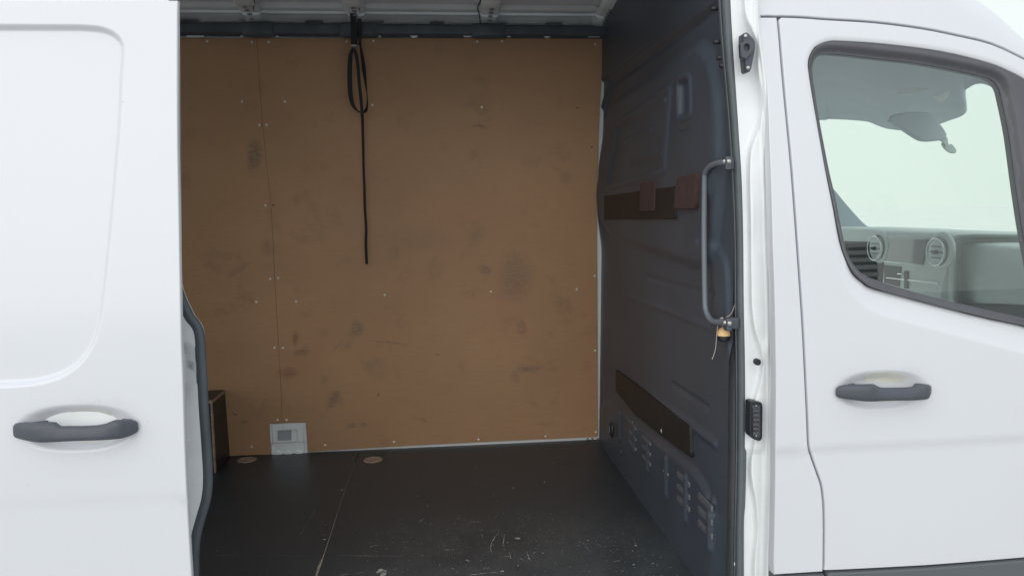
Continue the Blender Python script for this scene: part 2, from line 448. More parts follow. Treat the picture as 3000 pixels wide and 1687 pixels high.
def floor_mat():
    m = mat('black_phenolic_floor', (.02, .021, .023), .42, spec=.32); g = NB(m)
    o = g.tc.outputs['Object']
    patch = g.noise(o, 2.2, 5, .6)
    ribs = g.n('ShaderNodeTexWave', wave_type='BANDS', bands_direction='X'); ribs.inputs['Scale'].default_value = 62; ribs.inputs['Distortion'].default_value = .4
    ribs.inputs['Detail'].default_value = 1; g.l(o, ribs.inputs['Vector'])
    base = g.mix(g.rng(patch, .3, .7), (.025, .033, .041), (.042, .053, .063))
    # wear grows towards the door sill where loads are dragged in
    sp_ = g.n('ShaderNodeSeparateXYZ'); g.l(o, sp_.inputs[0])
    near = g.rng(sp_.outputs['Y'], 2.85, 2.1, 0, 1, True)
    right = g.rng(sp_.outputs['X'], -.5, .05, .08, 1, True)
    wear = g.math('MULTIPLY', g.math('MULTIPLY', near, right), g.rng(g.noise(o, 5, 5, .6), .35, .65, .35, 1.3))
    dust = g.noise(o, 75, 6, .75)
    f1 = g.math('MULTIPLY', g.rng(dust, .52, .74), wear)
    f1 = g.math('MULTIPLY', f1, g.rng(ribs.outputs['Fac'], .35, .8, .35, 1))
    base = g.mix(g.math('MULTIPLY', f1, .8), base, (.22, .22, .215))
    f2 = g.math('MULTIPLY', wear, g.rng(ribs.outputs['Fac'], .45, .9, 0, .75)); base = g.mix(f2, base, (.11, .115, .12))
    base = g.mix(g.math('MULTIPLY', wear, g.rng(g.noise(o, 9, 6, .7), .3, .7, .15, .8)), base, (.085, .097, .105))
    # scratches: thresholded, strongly stretched noises
    for i, (rz, sx, sy, th, st_) in enumerate([(.05, 3, 150, .69, .5), (.5, 4, 130, .71, .45), (-1.05, 3, 120, .70, .45), (1.45, 3, 160, .70, .4), (-.3, 6, 200, .70, .4)]):
        q = g.noise(g.scale((sx, sy, 1), (0, 0, rz), (i*3.1, i*1.7, 0)), 1.5, 3, .6)
        f = g.math('MULTIPLY', g.rng(q, th, th+.03), g.math('MULTIPLY', g.rng(wear, 0, 1, .12, 1), st_))
        base = g.mix(f, base, (.27, .26, .24))
    # flecks of dried paint and grit
    vo = g.n('ShaderNodeTexVoronoi'); vo.inputs['Scale'].default_value = 26; g.l(o, vo.inputs['Vector'])
    sepc = g.n('ShaderNodeSeparateColor'); g.l(vo.outputs['Color'], sepc.inputs[0])
    spot = g.math('MULTIPLY', g.rng(vo.outputs['Distance'], .07, .045), g.math('GREATER_THAN', sepc.outputs[0], .82))
    base = g.mix(g.math('MULTIPLY', spot, g.rng(wear, 0, 1, .22, .9)), base, (.36, .35, .32))
    g.l(base, g.b.inputs['Base Color'])
    g.l(g.rng(patch, .3, .7, .27, .42), g.b.inputs['Roughness'])
    bu = g.n('ShaderNodeBump'); bu.inputs['Strength'].default_value = .35; bu.inputs['Distance'].default_value = .0008
    g.l(g.math('ADD', ribs.outputs['Fac'], g.math('MULTIPLY', dust, .6)), bu.inputs['Height']); g.l(bu.outputs[0], g.b.inputs['Normal'])
    return m
FLOOR = floor_mat()
def bulk_mat():
    m = mat('dark_bulkhead_plastic', (.05, .058, .072), .42, spec=.5); g = NB(m)
    o = g.tc.outputs['Object']
    n1 = g.noise(o, 3, 5, .6); base = g.mix(g.rng(n1, .3, .7), (.049, .060, .080), (.067, .082, .108))
    q = g.noise(g.scale((1, 2, 50), (.5, 0, 0)), 2, 4, .6); base = g.mix(g.rng(q, .66, .74, 0, .25), base, (.16, .16, .17))
    g.l(base, g.b.inputs['Base Color'])
    bu = g.n('ShaderNodeBump'); bu.inputs['Strength'].default_value = .2; bu.inputs['Distance'].default_value = .0006
    g.l(g.noise(o, 500, 3), bu.inputs['Height']); g.l(bu.outputs[0], g.b.inputs['Normal'])
    return m
BULK = bulk_mat()
BOXM = mat('dark_phenolic_box_board', (.020, .022, .024), .4, vary=(20, .25), bump=(300, .2, .0005))

# ------------------------------------------------------------------ ground
def ground():
    m = mat('pale_concrete_yard', (.36, .36, .35), .85); g = NB(m); o = g.tc.outputs['Object']
    b = g.mix(g.rng(g.noise(o, .35, 6, .6), .3, .7), (.42, .42, .41), (.50, .50, .49))
    b = g.mix(g.rng(g.noise(o, 60, 3, .7), .4, .8, 0, .35), b, (.25, .25, .24)); g.l(b, g.b.inputs['Base Color'])
    n = 25; s = 3000
    xs = np.sign(np.linspace(-1, 1, n))*np.abs(np.linspace(-1, 1, n))**3*s
    X = np.array([[(a, b_, 0) for a in xs] for b_ in xs])
    o = grid_obj('ground', X, m, None); tag(o, kind='structure')
ground()
far = grid_obj('bright_far_ground', np.array([[(a, b, .004) for a in np.linspace(-2990, 2990, 14)] for b in (14, 60, 200, 600, 1500, 2990)]), mat('far_ground_glare', (.77, .78, .76), .9, vary=(.3, .06)), None)  # bright sheet added over the far ground, hides the horizon line in the windscreen
tag(far, kind='structure')

# ------------------------------------------------------------------ the van
VAN = tag(empty('cargo_van', (0, 2.6, 0)), 'white panel van with its side door slid open onto a plywood-lined cargo bay', 'van')
VAN.location = (0, 0, 0)

# --- sliding door (outboard of the body, pushed back to the left)
edge_d = [(520, 2), (520, 300), (521, 450), (524, 620), (526, 740), (528, 844), (531, 1000), (535, 1100), (541, 1300), (550, 1500), (561, 1687), (566, 1790), (570, 1900)]
outl = [(-900, 2), (-900, 1900)] + crom(edge_d, k=3)[::-1].tolist()
outS = dens(px_s(outl, Ydoor), .03)
rec_px = [(-800, 69), (-300, 69), (0, 69), (233, 70), (291, 75), (326, 86), (349, 102), (362, 121), (367, 145), (362, 233), (355, 378), (338, 582), (317, 800), (308, 880), (299, 940),
          (283, 998), (256, 1048), (215, 1088), (157, 1117), (87, 1132), (0, 1137), (-300, 1137), (-800, 1137)]
recS = ccw(px_s(rec_px[:3]+crom(rec_px[3:21], k=4).tolist()+rec_px[21:], Ydoor))
def ell(cx, cy, rx, ry, p=2.3, n=40):
    return [(cx+rx*np.sign(math.cos(a))*abs(math.cos(a))**(2/p), cy+ry*np.sign(math.sin(a))*abs(math.sin(a))**(2/p)) for a in np.linspace(0, 2*math.pi, n, endpoint=False)]
bowlL_px = [(45, 1249), (48, 1225), (62, 1205), (95, 1193), (150, 1186), (240, 1183), (310, 1186), (360, 1198), (392, 1218), (406, 1244), (402, 1268), (375, 1294), (330, 1312), (270, 1323), (190, 1325), (120, 1318), (75, 1302), (52, 1280)]
bowlL = ccw(px_s(crom(bowlL_px, True, 3), Ydoor))
def dish(Q, fn, cx, cy, rx, ry, dep):
    c = px_s([(cx, cy), (cx+rx, cy), (cx, cy+ry)], fn); RX = c[1, 0]-c[0, 0]; RY = c[0, 1]-c[2, 1]
    e = (np.abs((Q[:, 0]-c[0, 0])/RX)**2.3+np.abs((Q[:, 1]-c[0, 1])/RY)**2.3)**(1/2.3)
    return dep*sst((1-e)/.62)
def dish_loops(fn, cx, cy, rx, ry):
    return [px_s(ell(cx, cy, rx*k, ry*k, 2.3, max(16, int(70*k))), fn) for k in (1.03, 1.0, .94, .88, .82, .76, .7, .64, .58, .52, .46, .38, .28, .15)]
def dispL(Q):
    s = sdist(Q, recS)
    z = Q[:, 1]
    wid = .014
    y = .012*sst((-s)/wid)
    y = y+dish(Q, Ydoor, 226, 1254, 182, 72, .024)
    return y
loopsL = [offset(recS, o_) for o_ in (.002, 0, -.002, -.0045, -.007, -.0095, -.012, -.014, -.018)]
loopsL = [dens(l, .012) for l in loopsL]
loopsL = [l[l[:, 0] > -1.3] for l in loopsL]+dish_loops(Ydoor, 226, 1254, 182, 72)
SD = panel('sliding_door', outS, smap(Ydoor, dispL), PAINT, VAN, grid=.022, t=.014, r=.003, loops=loopsL)
panel('door_inner_frame', dens(px_s([(-900, 40), (-900, 1900), (470, 1900), (455, 1500), (440, 1000), (430, 40)], Ydoor), .1), smap(lambda x, z: Ydoor(x, z)+.016), PAINT_IN, SD, grid=.1, t=.05, r=.006)

def handle(name, top, bot, fn, parent, ridge):
    T = px_s(crom(top, k=5), fn); B = px_s(crom(bot, k=5), fn)
    x0 = max(T[0, 0], B[0, 0]); x1 = min(T[-1, 0], B[-1, 0])
    n = 44; ts = .5-.5*np.cos(np.linspace(0, math.pi, n)); xs = x0+(x1-x0)*ts
    zt = np.interp(xs, T[:, 0], T[:, 1]); zb = np.interp(xs, B[:, 0], B[:, 1])
    V = []; Fc = []; S = 18
    for i in range(n):
        t = (xs[i]-x0)/(x1-x0)
        endf = math.sqrt(max(0, 1-abs(2*t-1)**6))
        h = max((zt[i]-zb[i])/2, .002); zc = (zt[i]+zb[i])/2
        lift = .020*sst(t/.3)*sst((1-t)/.12)+.010
        yc = float(fn(xs[i], zc))-lift+.003
        dep = .013*max(endf, .1)
        for k in range(S):
            a = 2*math.pi*k/S; c_, s_ = math.cos(a), math.sin(a); p = 2/2.9
            z_ = zc+h*np.sign(c_)*abs(c_)**p; y_ = yc+dep*np.sign(s_)*abs(s_)**p
            # front face carries a grip facet along its lower half
            if s_ < -.3:
                g_ = sst((t-ridge[0])/.03)*sst((ridge[1]-t)/.03)
                y_ += .0035*g_*(1 if c_ > .15 else 0)
            V.append((xs[i], y_, z_))
    for i in range(n-1):
        for k in range(S):
            Fc.append((i*S+k, i*S+(k+1) % S, (i+1)*S+(k+1) % S, (i+1)*S+k))
    Fc.append(tuple(range(S))); Fc.append(tuple((n-1)*S+k for k in range(S)))
    # two mounting feet into the bowl
    parts = [(V, Fc)]
    for tt, w in ((.17, .016), (.9, .010)):
        xc = x0+(x1-x0)*tt; zc = np.interp(xc, xs, (zt+zb)/2); hh = np.interp(xc, xs, (zt-zb)/2)*.7
        yy = float(fn(xc, zc)); parts.append(boxg(xc-w, xc+w, yy-.016, yy+.022, zc-hh, zc+hh))
    V, Fc = join(parts); me = mesh(name, V, Fc); fix(me); o = link(name, me, PLAST, parent); sharp(o, 55); return o
# left handle outline (photo pixels)
hl_top = [(44, 1255), (46, 1242), (62, 1234), (116, 1229), (160, 1226), (176, 1225.5), (186, 1231), (189, 1237), (233, 1237.5), (273, 1237), (314, 1233), (337, 1225), (352, 1219.5), (364, 1219.5), (382, 1222), (402, 1230), (408, 1238)]
hl_bot = [(44, 1264), (48, 1276), (70, 1281), (116, 1284), (180, 1282), (233, 1279), (326, 1276), (384, 1271), (405, 1262), (408, 1254)]
handle('door_handle', hl_top, hl_bot, Ydoor, SD, (.27, .82))
def film(P, fn, disp, parent, k=.0008):
    Q = ccw(px_s(P, fn))
    def mp(a, b, d):
        y = fn(a, b)+disp(np.stack([a, b], 1))-k+d
        return np.stack([a, y, b], 1)
    return panel('protective_film', dens(Q, .008), mp, FILM, parent, grid=.01, t=.0007, r=.0002)
film([(192, 1222), (197, 1212), (212, 1207), (222, 1204), (255, 1202), (300, 1205), (318, 1210), (317, 1222), (300, 1233), (205, 1233)], Ydoor, dispL, SD)
film([(190, 1280), (200, 1292), (222, 1301), (250, 1304), (285, 1302), (312, 1293), (325, 1277)], Ydoor, dispL, SD)

def specks(pts, fn, disp, parent):
    V = []; Fc = []
    for u, v, r_ in pts:
        c = px_s([(u, v)], fn); y = float(fn(c[0, 0], c[0, 1]))+float(disp(c)[0])-.0006; b = len(V)
        for k in range(6):
            a = 2*math.pi*k/6; q = r_*random.uniform(.6, 1.2)*.001; V.append((c[0, 0]+q*math.cos(a), y, c[0, 1]+q*math.sin(a)))
        Fc.append(tuple(range(b, b+6)))
    o = link('stone_chips', mesh('stone_chips', V, Fc), SEALG, parent, smooth=False); o['kind'] = 'stuff'
specks([(432, 1234, .9), (360, 299, .8), (390, 1210, .5), (80, 1420, .6), (470, 1560, .6), (250, 1500, .5), (150, 620, .4)], Ydoor, dispL, SD)

# --- body side behind the sliding door / C pillar jamb, outline follows the rear seal
rr = [(529, 888), (559, 914), (582, 949), (595, 984), (602, 1077), (608, 1193), (617, 1309), (622, 1397), (617, 1455), (599, 1513), (585, 1571), (576, 1629), (573, 1687), (573, 1780), (575, 1900)]
rl = [(500, 888), (535, 931), (558, 960), (566, 990), (571, 1077), (577, 1193), (584, 1309), (588, 1397), (584, 1461), (572, 1513), (558, 1560), (556, 1600), (558, 1687), (558, 1780), (560, 1900)]
Yj = lambda x, z: 1.80+0*np.asarray(x)+.03*np.maximum(np.asarray(z)-1.25, 0)
cen_px = [(505, -260), (505, 0), (508, 400), (511, 700), (512, 830)] + [((a[0]+b[0])/2, (a[1]+b[1])/2) for a, b in zip(rr, rl)][1:]
cen_w = np.array([on_s(u, v, Yj) for u, v in crom(cen_px, k=5)])
# seal: oval bead with a thin lip
path = cen_w.copy(); path[:, 1] += .008
SEAL_R = tube_obj('door_seal', path, .0125, RUB, VAN, seg=14, flat=(1.0, .85), up=(0, 1, 0))
lip = cen_w.copy(); lip[:, 1] += .018; lip[:, 0] -= .003
tube_obj('seal_lip', lip, .010, RUB, SEAL_R, seg=10, flat=(1.0, .7), up=(0, 1, 0))
cx = cen_w[:, [0, 2]]
outp = np.vstack([cx, [[-3.2, cx[-1, 1]], [-3.2, cx[0, 1]]]])
def dispJ(Q):
    c = px_s([(532, 1085)], Yj)[0]
    e = ((Q[:, 0]-c[0])/.022)**2+((Q[:, 1]-c[1])/.085)**2
    y = .012*sst((1-e)/.8)
    y += .010*sst((np.abs(Q[:, 0]-(c[0]-.1))-.03)/.03)*0
    return y
panel('rear_pillar', dens(outp, .05), smap(Yj, dispJ), PAINT_IN, VAN, grid=.03, t=.05, r=.004,
      loops=[px_s([(532+a*math.cos(t)*10, 1085+a*math.sin(t)*60) for a in (.3, .6, .9, 1.2) for t in np.linspace(0, 6.28, 24)], Yj)])
V, Fc = dome(.006, .002, 8, 2)
pm = on_s(543, 1289, Yj); o = link('drain_slot', mesh('drain_slot', [(x*2, y, z*.45) for x, y, z in V], Fc), METAL_IN, VAN, loc=pm)

# --- front door
ft_px = [(2290, 52), (2350, 54), (2422, 59.5), (2560, 68), (2698, 85.5), (2802, 106), (2905, 131), (3000, 175), (3060, 208), (3130, 255), (3200, 310), (3300, 400), (3420, 540)]
seam = [(2279, 52), (2284, 103), (2292, 200), (2302, 310), (2320, 500), (2335, 700), (2350, 914), (2355, 1000), (2361, 1120), (2366, 1228), (2368.5, 1290), (2373, 1322), (2390, 1372), (2405, 1415), (2411, 1450), (2414, 1490), (2415, 1560), (2414, 1672)]
seamc = crom(seam, k=4)
botd = [(3420, 1606), (3000, 1633), (2724, 1655), (2420, 1671)]
lefte = [(u+3.2, v) for u, v in seamc][::-1]
fd_px = crom(ft_px, k=3).tolist()+botd+lefte[:-1]
fdS = dens(px_s(rounded(fd_px, 3, 3) if False else fd_px, Yskin), .03)
wo_px = [(2371, 205), (2370, 187), (2374, 166), (2388, 141), (2409, 128), (2433, 121), (2457, 120), (2560, 126), (2698, 141), (2802, 159), (2905, 186), (2957, 207), (3000, 229), (3060, 268), (3110, 330),
         (3160, 500), (3200, 800), (3195, 950), (3150, 985), (3080, 978), (3000, 955), (2905, 935), (2802, 910), (2664, 874), (2560, 845), (2533, 828), (2505, 804), (2485, 766), (2464, 707), (2443, 603), (2421, 500), (2395, 355), (2378, 255)]
wi_px = [(2391, 215), (2391, 192), (2397, 172), (2409, 160), (2429, 155), (2491, 159), (2595, 171), (2698, 183), (2802, 202), (2888, 221), (2923, 235), (2940, 257), (2950, 293), (2971, 397), (2992, 552),
         (3015, 700), (3050, 880), (3052, 925), (3035, 937), (3000, 931), (2905, 910), (2802, 886), (2698, 859), (2595, 828), (2543, 807), (2512, 776), (2491, 735), (2474, 659), (2457, 572), (2440, 500), (2412, 355), (2396, 255)]
woS = ccw(px_s(crom(wo_px, True, 4), Yskin)); wiS = ccw(px_s(crom(wi_px, True, 4), Yskin))
bowlR_px = [(2448, 1142), (2452, 1115), (2470, 1096), (2505, 1086), (2560, 1083), (2620, 1084), (2670, 1091), (2705, 1105), (2722, 1135), (2716, 1160), (2690, 1182), (2640, 1197), (2580, 1203), (2510, 1199), (2465, 1182), (2451, 1160)]
bowlR = ccw(px_s(crom(bowlR_px, True, 3), Yskin))
shoulder = px_s(crom([(2395, 430), (2420, 620), (2438, 730), (2457, 808), (2491, 868), (2560, 922), (2698, 962), (2836, 1000), (3000, 1043), (3420, 1140)], k=5), Yskin)
shp = np.vstack([shoulder, [[shoulder[-1, 0]+.3, 2.6], [shoulder[0, 0]-.0, 2.6]]])
def dispR(Q):
    y = dish(Q, Yskin, 2585, 1143, 138, 61, .021)
    s = sdist(Q, shp)                       # negative above the shoulder line
    dd = np.maximum(-s, 0)
    y = y+np.minimum(.20*np.maximum(dd-.0, 0)*sst(dd/.02), .0105)*sst((1.9-Q[:, 1])/.35)
    wd = sdist(Q, woS)                      # slight lip turned in around the glass
    y = y+.003*sst((.008-wd)/.008)
    return y
loopsR = dish_loops(Yskin, 2585, 1143, 138, 61)
loopsR += [dens(shoulder+np.array([0, k]), .01, False) for k in (-.004, .003, .01, .018, .03, .045, .06)]
loopsR += [dens(offset(woS, k), .012) for k in (.006, .014)]
FD = panel('front_door', fdS, smap(Yskin, dispR), PAINT, VAN, grid=.02, holes=[woS], t=.03, r=.003, loops=loopsR)
hr_top = [(2445, 1146), (2448, 1134), (2460, 1127), (2487, 1121), (2520, 1118), (2540, 1117), (2547, 1120), (2556, 1125), (2572, 1128), (2610, 1128), (2655, 1126), (2661, 1119), (2667, 1115.5), (2680, 1116), (2700, 1119.5), (2719, 1126), (2723, 1134)]
hr_bot = [(2445, 1152), (2452, 1162), (2487, 1166), (2534, 1167.5), (2582, 1165), (2667, 1163.5), (2705, 1158.5), (2720, 1153), (2723, 1147)]
handle('door_handle', hr_top, hr_bot, Yskin, FD, (.30, .86))
film([(2543, 1120), (2541, 1105), (2552, 1091), (2600, 1089), (2640, 1092), (2660, 1105), (2655, 1124), (2580, 1127)], Yskin, dispR, FD)
film([(2545, 1168), (2565, 1178), (2595, 1184), (2625, 1180), (2645, 1166)], Yskin, dispR, FD)
# window rubber: outer lip then inner channel
def dispSeal(Q):
    d = dist(Q, wiS); return .003+.013*(1-sst((d-.002)/.016))-.003*np.exp(-((d-.022)/.006)**2)
panel('window_seal', dens(offset(woS, -.001), .02), smap(Yskin, dispSeal), SEALG, FD, grid=.02, holes=[dens(wiS, .02)], t=.02, r=.002,
      loops=[dens(offset(wiS, k), .012) for k in (.004, .008, .012, .016, .02, .025, .03)])
panel('window_glass', dens(offset(wiS, .006), .03), smap(lambda x, z: Yskin(x, z)+.0185), GLASS, FD, grid=.03, t=.003, r=.0)

# inner door frame seen through the seam gaps (painted body behind)
bk = dens(px_s([(2262, 30), (2420, 36), (2700, 60), (2900, 105), (3010, 160), (3140, 240), (3420, 500), (3420, 1700), (2262, 1760)], Yskin), .05)
woO = dens(offset(woS, .02), .03)
panel('door_frame', bk, smap(lambda x, z: Yskin(x, z)+.034), PAINT_IN, VAN, grid=.05, holes=[woO], t=.02, r=.002)

# --- B pillar: outer strip and stamped jamb
jr = [(2226, -140), (2226, 0), (2229, 90), (2246, 241), (2255, 435), (2261, 600), (2264, 720), (2269, 850), (2272, 1000), (2273.5, 1150), (2272, 1300), (2271, 1450), (2268, 1600), (2267, 1690), (2266, 1900)]
st_px = [(u, v) for u, v in crom(jr, k=3) if v > 52]
st_px = [(2228.5, 52)]+st_px[:]
st_px = [p for p in st_px if p[1] < 1680]
strip = st_px+[(2267, 1683), (2411, 1674)]+[(u-3.0, v) for u, v in seamc[::-1] if v < 1672]
panel('pillar_trim', dens(px_s(strip, Yskin), .03), smap(Yskin), PAINT, VAN, grid=.025, t=.03, r=.003)
rf = [(2110, 0), (2149, 0)]
RR = [(2147, -140), (2149, 0), (2156, 130), (2166, 290), (2173, 400), (2181, 530), (2185, 700), (2187, 900), (2191, 1100), (2190, 1300), (2186, 1470), (2182, 1530), (2182, 1700), (2180, 1900)]
RL = [(2098, -140), (2106, 0), (2117, 150), (2130, 290), (2140, 420), (2148, 560), (2153, 700), (2154, 900), (2157, 1100), (2157, 1300), (2155, 1470), (2153, 1560), (2152, 1700), (2152, 1900)]
def colx(P, v): Q = crom(P, k=6); return float(np.interp(v, Q[:, 1], Q[:, 0]))
bp = [(2173, -140), (2173, 0), (2178, 60), (2208, 108), (2216, 140), (2213, 200), (2221, 245), (2229, 290), (2226, 340), (2214, 390), (2194, 425), (2190, 500), (2193, 700), (2196, 900), (2205, 975), (2222, 1010), (2230, 1060), (2226, 1120), (2205, 1160), (2205, 1190)]
bp2 = [(2207, 1300), (2196, 1330), (2194, 1400), (2210, 1470), (2214, 1560), (2204, 1640), (2204, 1700), (2204, 1900)]
vs = np.concatenate([np.arange(-140, 1300, 9), np.arange(1300, 1345, 3), np.arange(1345, 1900, 9)]).astype(float)
ns = 41; X = np.zeros((len(vs), ns, 3))
bpa = np.array(bp+bp2, float)
bv = np.arange(-140, 1901, 5.0); bx = np.interp(bv, bpa[:, 1], bpa[:, 0])
bx = np.convolve(np.pad(bx, 6, 'edge'), np.ones(13)/13, 'valid')
for i, v in enumerate(vs):
    a, b = colx(RR, v)-9, colx(jr, v)+1.5
    br = float(np.interp(v, bv, bx))
    ledge = sst((v-1308)/26)
    low = .008*ledge
    for j in range(ns):
        s = j/(ns-1); u = a+(b-a)*s
        yb = 1.845
        # flat by the seal, ramp at br up to a shelf, then a soft lip and the outer corner
        y = yb-.030*sst((u-br+7)/16)
        y -= .010*sst((u-(b-32))/14)
        y += .008*np.exp(-((u-(b-17))/7.0)**2)
        y += low*sst((b-26-u)/18)
        y -= .006*np.exp(-((v-1020)/26)**2)*np.exp(-((u-2250)/14)**2)
        y += .004*math.exp(-((v-1150)/20)**2)*math.exp(-((u-2215)/14)**2)
        y -= .004*math.exp(-((v-650)/70)**2)*math.exp(-((u-2205)/9)**2)
        p = on_y(u, v, y)
        ys = float(Yskin(p[0], p[2]))+.004
        w = sst((u-(b-9))/9)
        y = y*(1-w)+ys*w
        X[i, j] = on_y(u, v, y)
PB = grid_obj('door_jamb', X, PAINT_IN, VAN)
# front seal band
X = np.zeros((len(vs), 25, 3))
for i, v in enumerate(vs):
    a, b = colx(RL, v)-4, colx(RR, v)
    for j in range(25):
        s = j/24; y = 1.895-.04*sst(s/.10)+.010*np.exp(-((s-.235)/.03)**2)-.012*math.sin(math.pi*min(1, max(0, (s-.27)/.73)))**.7
        y += .03*sst((s-.93)/.07)
        X[i, j] = on_y(a+(b-a)*s, v, y)
o = grid_obj('door_seal', X, mat('grey_seal_rubber', (.105, .122, .135), .5, bump=(60, .1, .001), vary=(12, .12)), VAN); o['label'] = 'wide dark rubber seal band down the front edge of the door opening'

# striker plate
def ysurf(u, v, extra):   # jamb depth near the ramp shelf
    return on_y(u, v, 1.812-extra)
def plate(P, y0, t, mt, par, name, r=.0015, hole=None):
    Q = ccw(np.array([on_y(u, v, y0)[[0, 2]] for u, v in P])); Q = dens(Q, .006)
    hs = [] if hole is None else [ccw(np.array([on_y(u, v, y0)[[0, 2]] for u, v in hole]))]
    return panel(name, Q, smap(lambda x, z: y0+0*np.asarray(x)), mt, par, grid=.008, holes=hs, t=t, r=r, back=True)
def c8(P, s=6.9, ox=2150, oy=50): return [(ox+a/s, oy+b/s) for a, b in P]
pl = plate(c8([(195, 345), (230, 318), (270, 315), (310, 345), (400, 440), (432, 500), (436, 620), (415, 760), (385, 900), (355, 1050), (320, 1110), (285, 1122), (250, 1090), (235, 960), (225, 870), (195, 600)]), 1.798, .03, PLAST, VAN, 'door_catch', .002)
def circ(cx, cy, rx, ry, n=20): return [(cx+rx*math.cos(a), cy+ry*math.sin(a)) for a in np.linspace(0, 2*math.pi, n, endpoint=False)]
plate(c8(rounded([(135, 540), (200, 505), (320, 470), (400, 500), (428, 560), (428, 640), (370, 740), (250, 860), (155, 820)], 25)), 1.788, .014, PLAST, pl, 'catch_boss', .003, hole=c8(circ(268, 620, 58, 72)))
plate(c8(circ(268, 620, 60, 74)), 1.799, .004, PLAST2, pl, 'catch_socket', .001)
for c_ in ((236, 388), (287, 1028)):
    p = on_y(*c8([c_])[0], 1.797); V, Fc = dome(.0048, .003, 14, 4)
    sc = link('bolt', mesh('bolt', V, Fc), STEEL, pl, loc=p)
p = on_y(2221, 1061, 1.811); 
plate(circ(2221, 1061, 9.5, 9.8), 1.8095, .012, PLAST2, VAN, 'jamb_hole_disc', .002)  # black disc stands for the darkness of a round hole
# contact strip
cs = rounded([(2198, 1178), (2206, 1175), (2233, 1179), (2235.5, 1190), (2234, 1284), (2227, 1293), (2206, 1286), (2197, 1276)], 5)
CSO = plate(cs, 1.800, .03, PLAST2, VAN, 'contact_strip', .003)
plate(rounded([(2205, 1186), (2228, 1188), (2228, 1278), (2222, 1283), (2207, 1278)], 4), 1.797, .003, PLAST, CSO, 'contact_tray', .002)
for k in range(6):
    v0 = 1198+k*13.2
    plate(rounded([(2207, v0), (2225, v0+1.5), (2225, v0+10), (2207, v0+9)], 2), 1.792, .005, SEALG, CSO, 'contact', .0012)
for v0 in (1188.5, 1276):
    p = on_y(2216, v0, 1.794); V, Fc = dome(.0022, .0015, 10, 2); link('screw', mesh('screw', V, Fc), STEEL, CSO, loc=p)

# --- roof side above the doors, rolls away towards the sky edge
sil = [(2226, -300), (2420, -210), (2600, -118), (2700, -78), (2780, -40), (2850, 0), (2898, 33), (2940, 71), (3000, 124), (3080, 198), (3190, 300), (3420, 520)]
bot_s = [(2226, 46), (2250, 46), (2275, 47)]+[(u, v-5.5) for u, v in crom(ft_px, k=3)][:]
roS_px = [(2226, -300)]+crom(sil, k=4).tolist()[1:]+bot_s[::-1]
sil = [(u+(u-1274)*.024, v+(v-625)*.024) for u, v in sil]; roS_px = [(2226, -300)]+crom(sil, k=4).tolist()[1:]+bot_s[::-1]
silS = px_s(crom(sil, k=4), Yskin)
def dispRoof(Q):
    d = dist(Q, silS, False); Rr = .07; q = np.clip(1-d/Rr, 0, 1)
    return Rr*.75*(1-np.sqrt(np.maximum(1-q*q*.995, 0)))
roofS = dens(px_s(roS_px, Yskin), .03)
panel('roof_side', roofS, smap(Yskin, dispRoof), PAINT, VAN, grid=.022, t=.03, r=.003,
      loops=[dens(silS+np.array(k), .02, False) for k in ((0, -.004), (0, -.008), (0, -.014), (0, -.022), (0, -.032), (0, -.045), (0, -.06), (0, -.08))])
# hidden run of the roof side to the left over the door opening, up to the roof
X = np.array([[(x, 1.912+.02*t+.09*t**3, 2.555+.16*t) for t in np.linspace(0, 1, 8)] for x in (-3.2, -1.6, -.6, .0, .5, .86)])
grid_obj('side_header', X, PAINT, VAN, solid=.01)
# cab roof skin behind the silhouette, crowned across the van
S3 = np.array([[p[0], float(Yskin(p[0], p[1]))+.05, p[1]] for p in silS if p[0] < on_s(3010, 132, Yskin)[0]])
rows = []
for t in np.linspace(0, 1, 14):
    sh = math.sin(math.pi*t)
    rows.append([(p[0]+.26*sh, p[1]+t*1.52, p[2]-.012+.03*sh) for p in S3])
grid_obj('cab_roof', np.array(rows), PAINT, VAN, solid=.008)

# --- dark mouldings along the sill
def mould(P):
    Q = dens(px_s(P, Yskin), .04)
    return panel('side_moulding', Q, smap(lambda x, z: Yskin(x, z)-.008), MOULD, VAN, grid=.04, t=.04, r=.004)
mould([(2423, 1676), (2724, 1660), (3000, 1637.5), (3420, 1611), (3420, 1860), (2423, 1900)])
mould([(2268, 1688), (2411, 1679), (2416, 1900), (2268, 1900)])

# ------------------------------------------------------------------ cargo bay: far wall
WALL = panel('inner_side_wall', dens(np.array([(-3.2, ZF-.05), (.77, ZF-.05), (.77, ZT+.01), (-3.2, ZT+.01)]), .1), smap(lambda x, z: Yfar(x, z)+.012), PAINT_IN, VAN, grid=.1, t=.1, r=.001, back=True)
joint = [(752, 113), (758, 201), (763, 285), (768, 344), (775, 422), (783, 500), (792, 582), (800, 710), (806, 838), (812, 940), (821, 1095), (827, 1236)]
jc = crom(joint, k=3)
bottomL = [(793, 1331), (678, 1334), (300, 1352), (-900, 1400)]
lp = [(-900, 100), (300, 112)]+[(u-.35, v) for u, v in jc.tolist()]+[(826.5, 1239), (789, 1241)]+bottomL
rp = [(u+.35, v) for u, v in jc.tolist()[::-1]]+[(1766, 113), (1764, 204), (1757, 320), (1753, 422), (1750, 560), (1749, 699), (1751, 990), (1751.5, 1279), (1500, 1290), (1200, 1305), (902, 1323), (897, 1237), (828.5, 1239)]
PL1 = panel('plywood_panel', dens(px_s(lp, Yfar), .1), smap(Yfar), PLY, VAN, grid=.12, t=.009, r=.0008)
PL2 = panel('plywood_panel', dens(px_s(rp, Yfar), .1), smap(Yfar), PLY, VAN, grid=.12, t=.009, r=.0008)
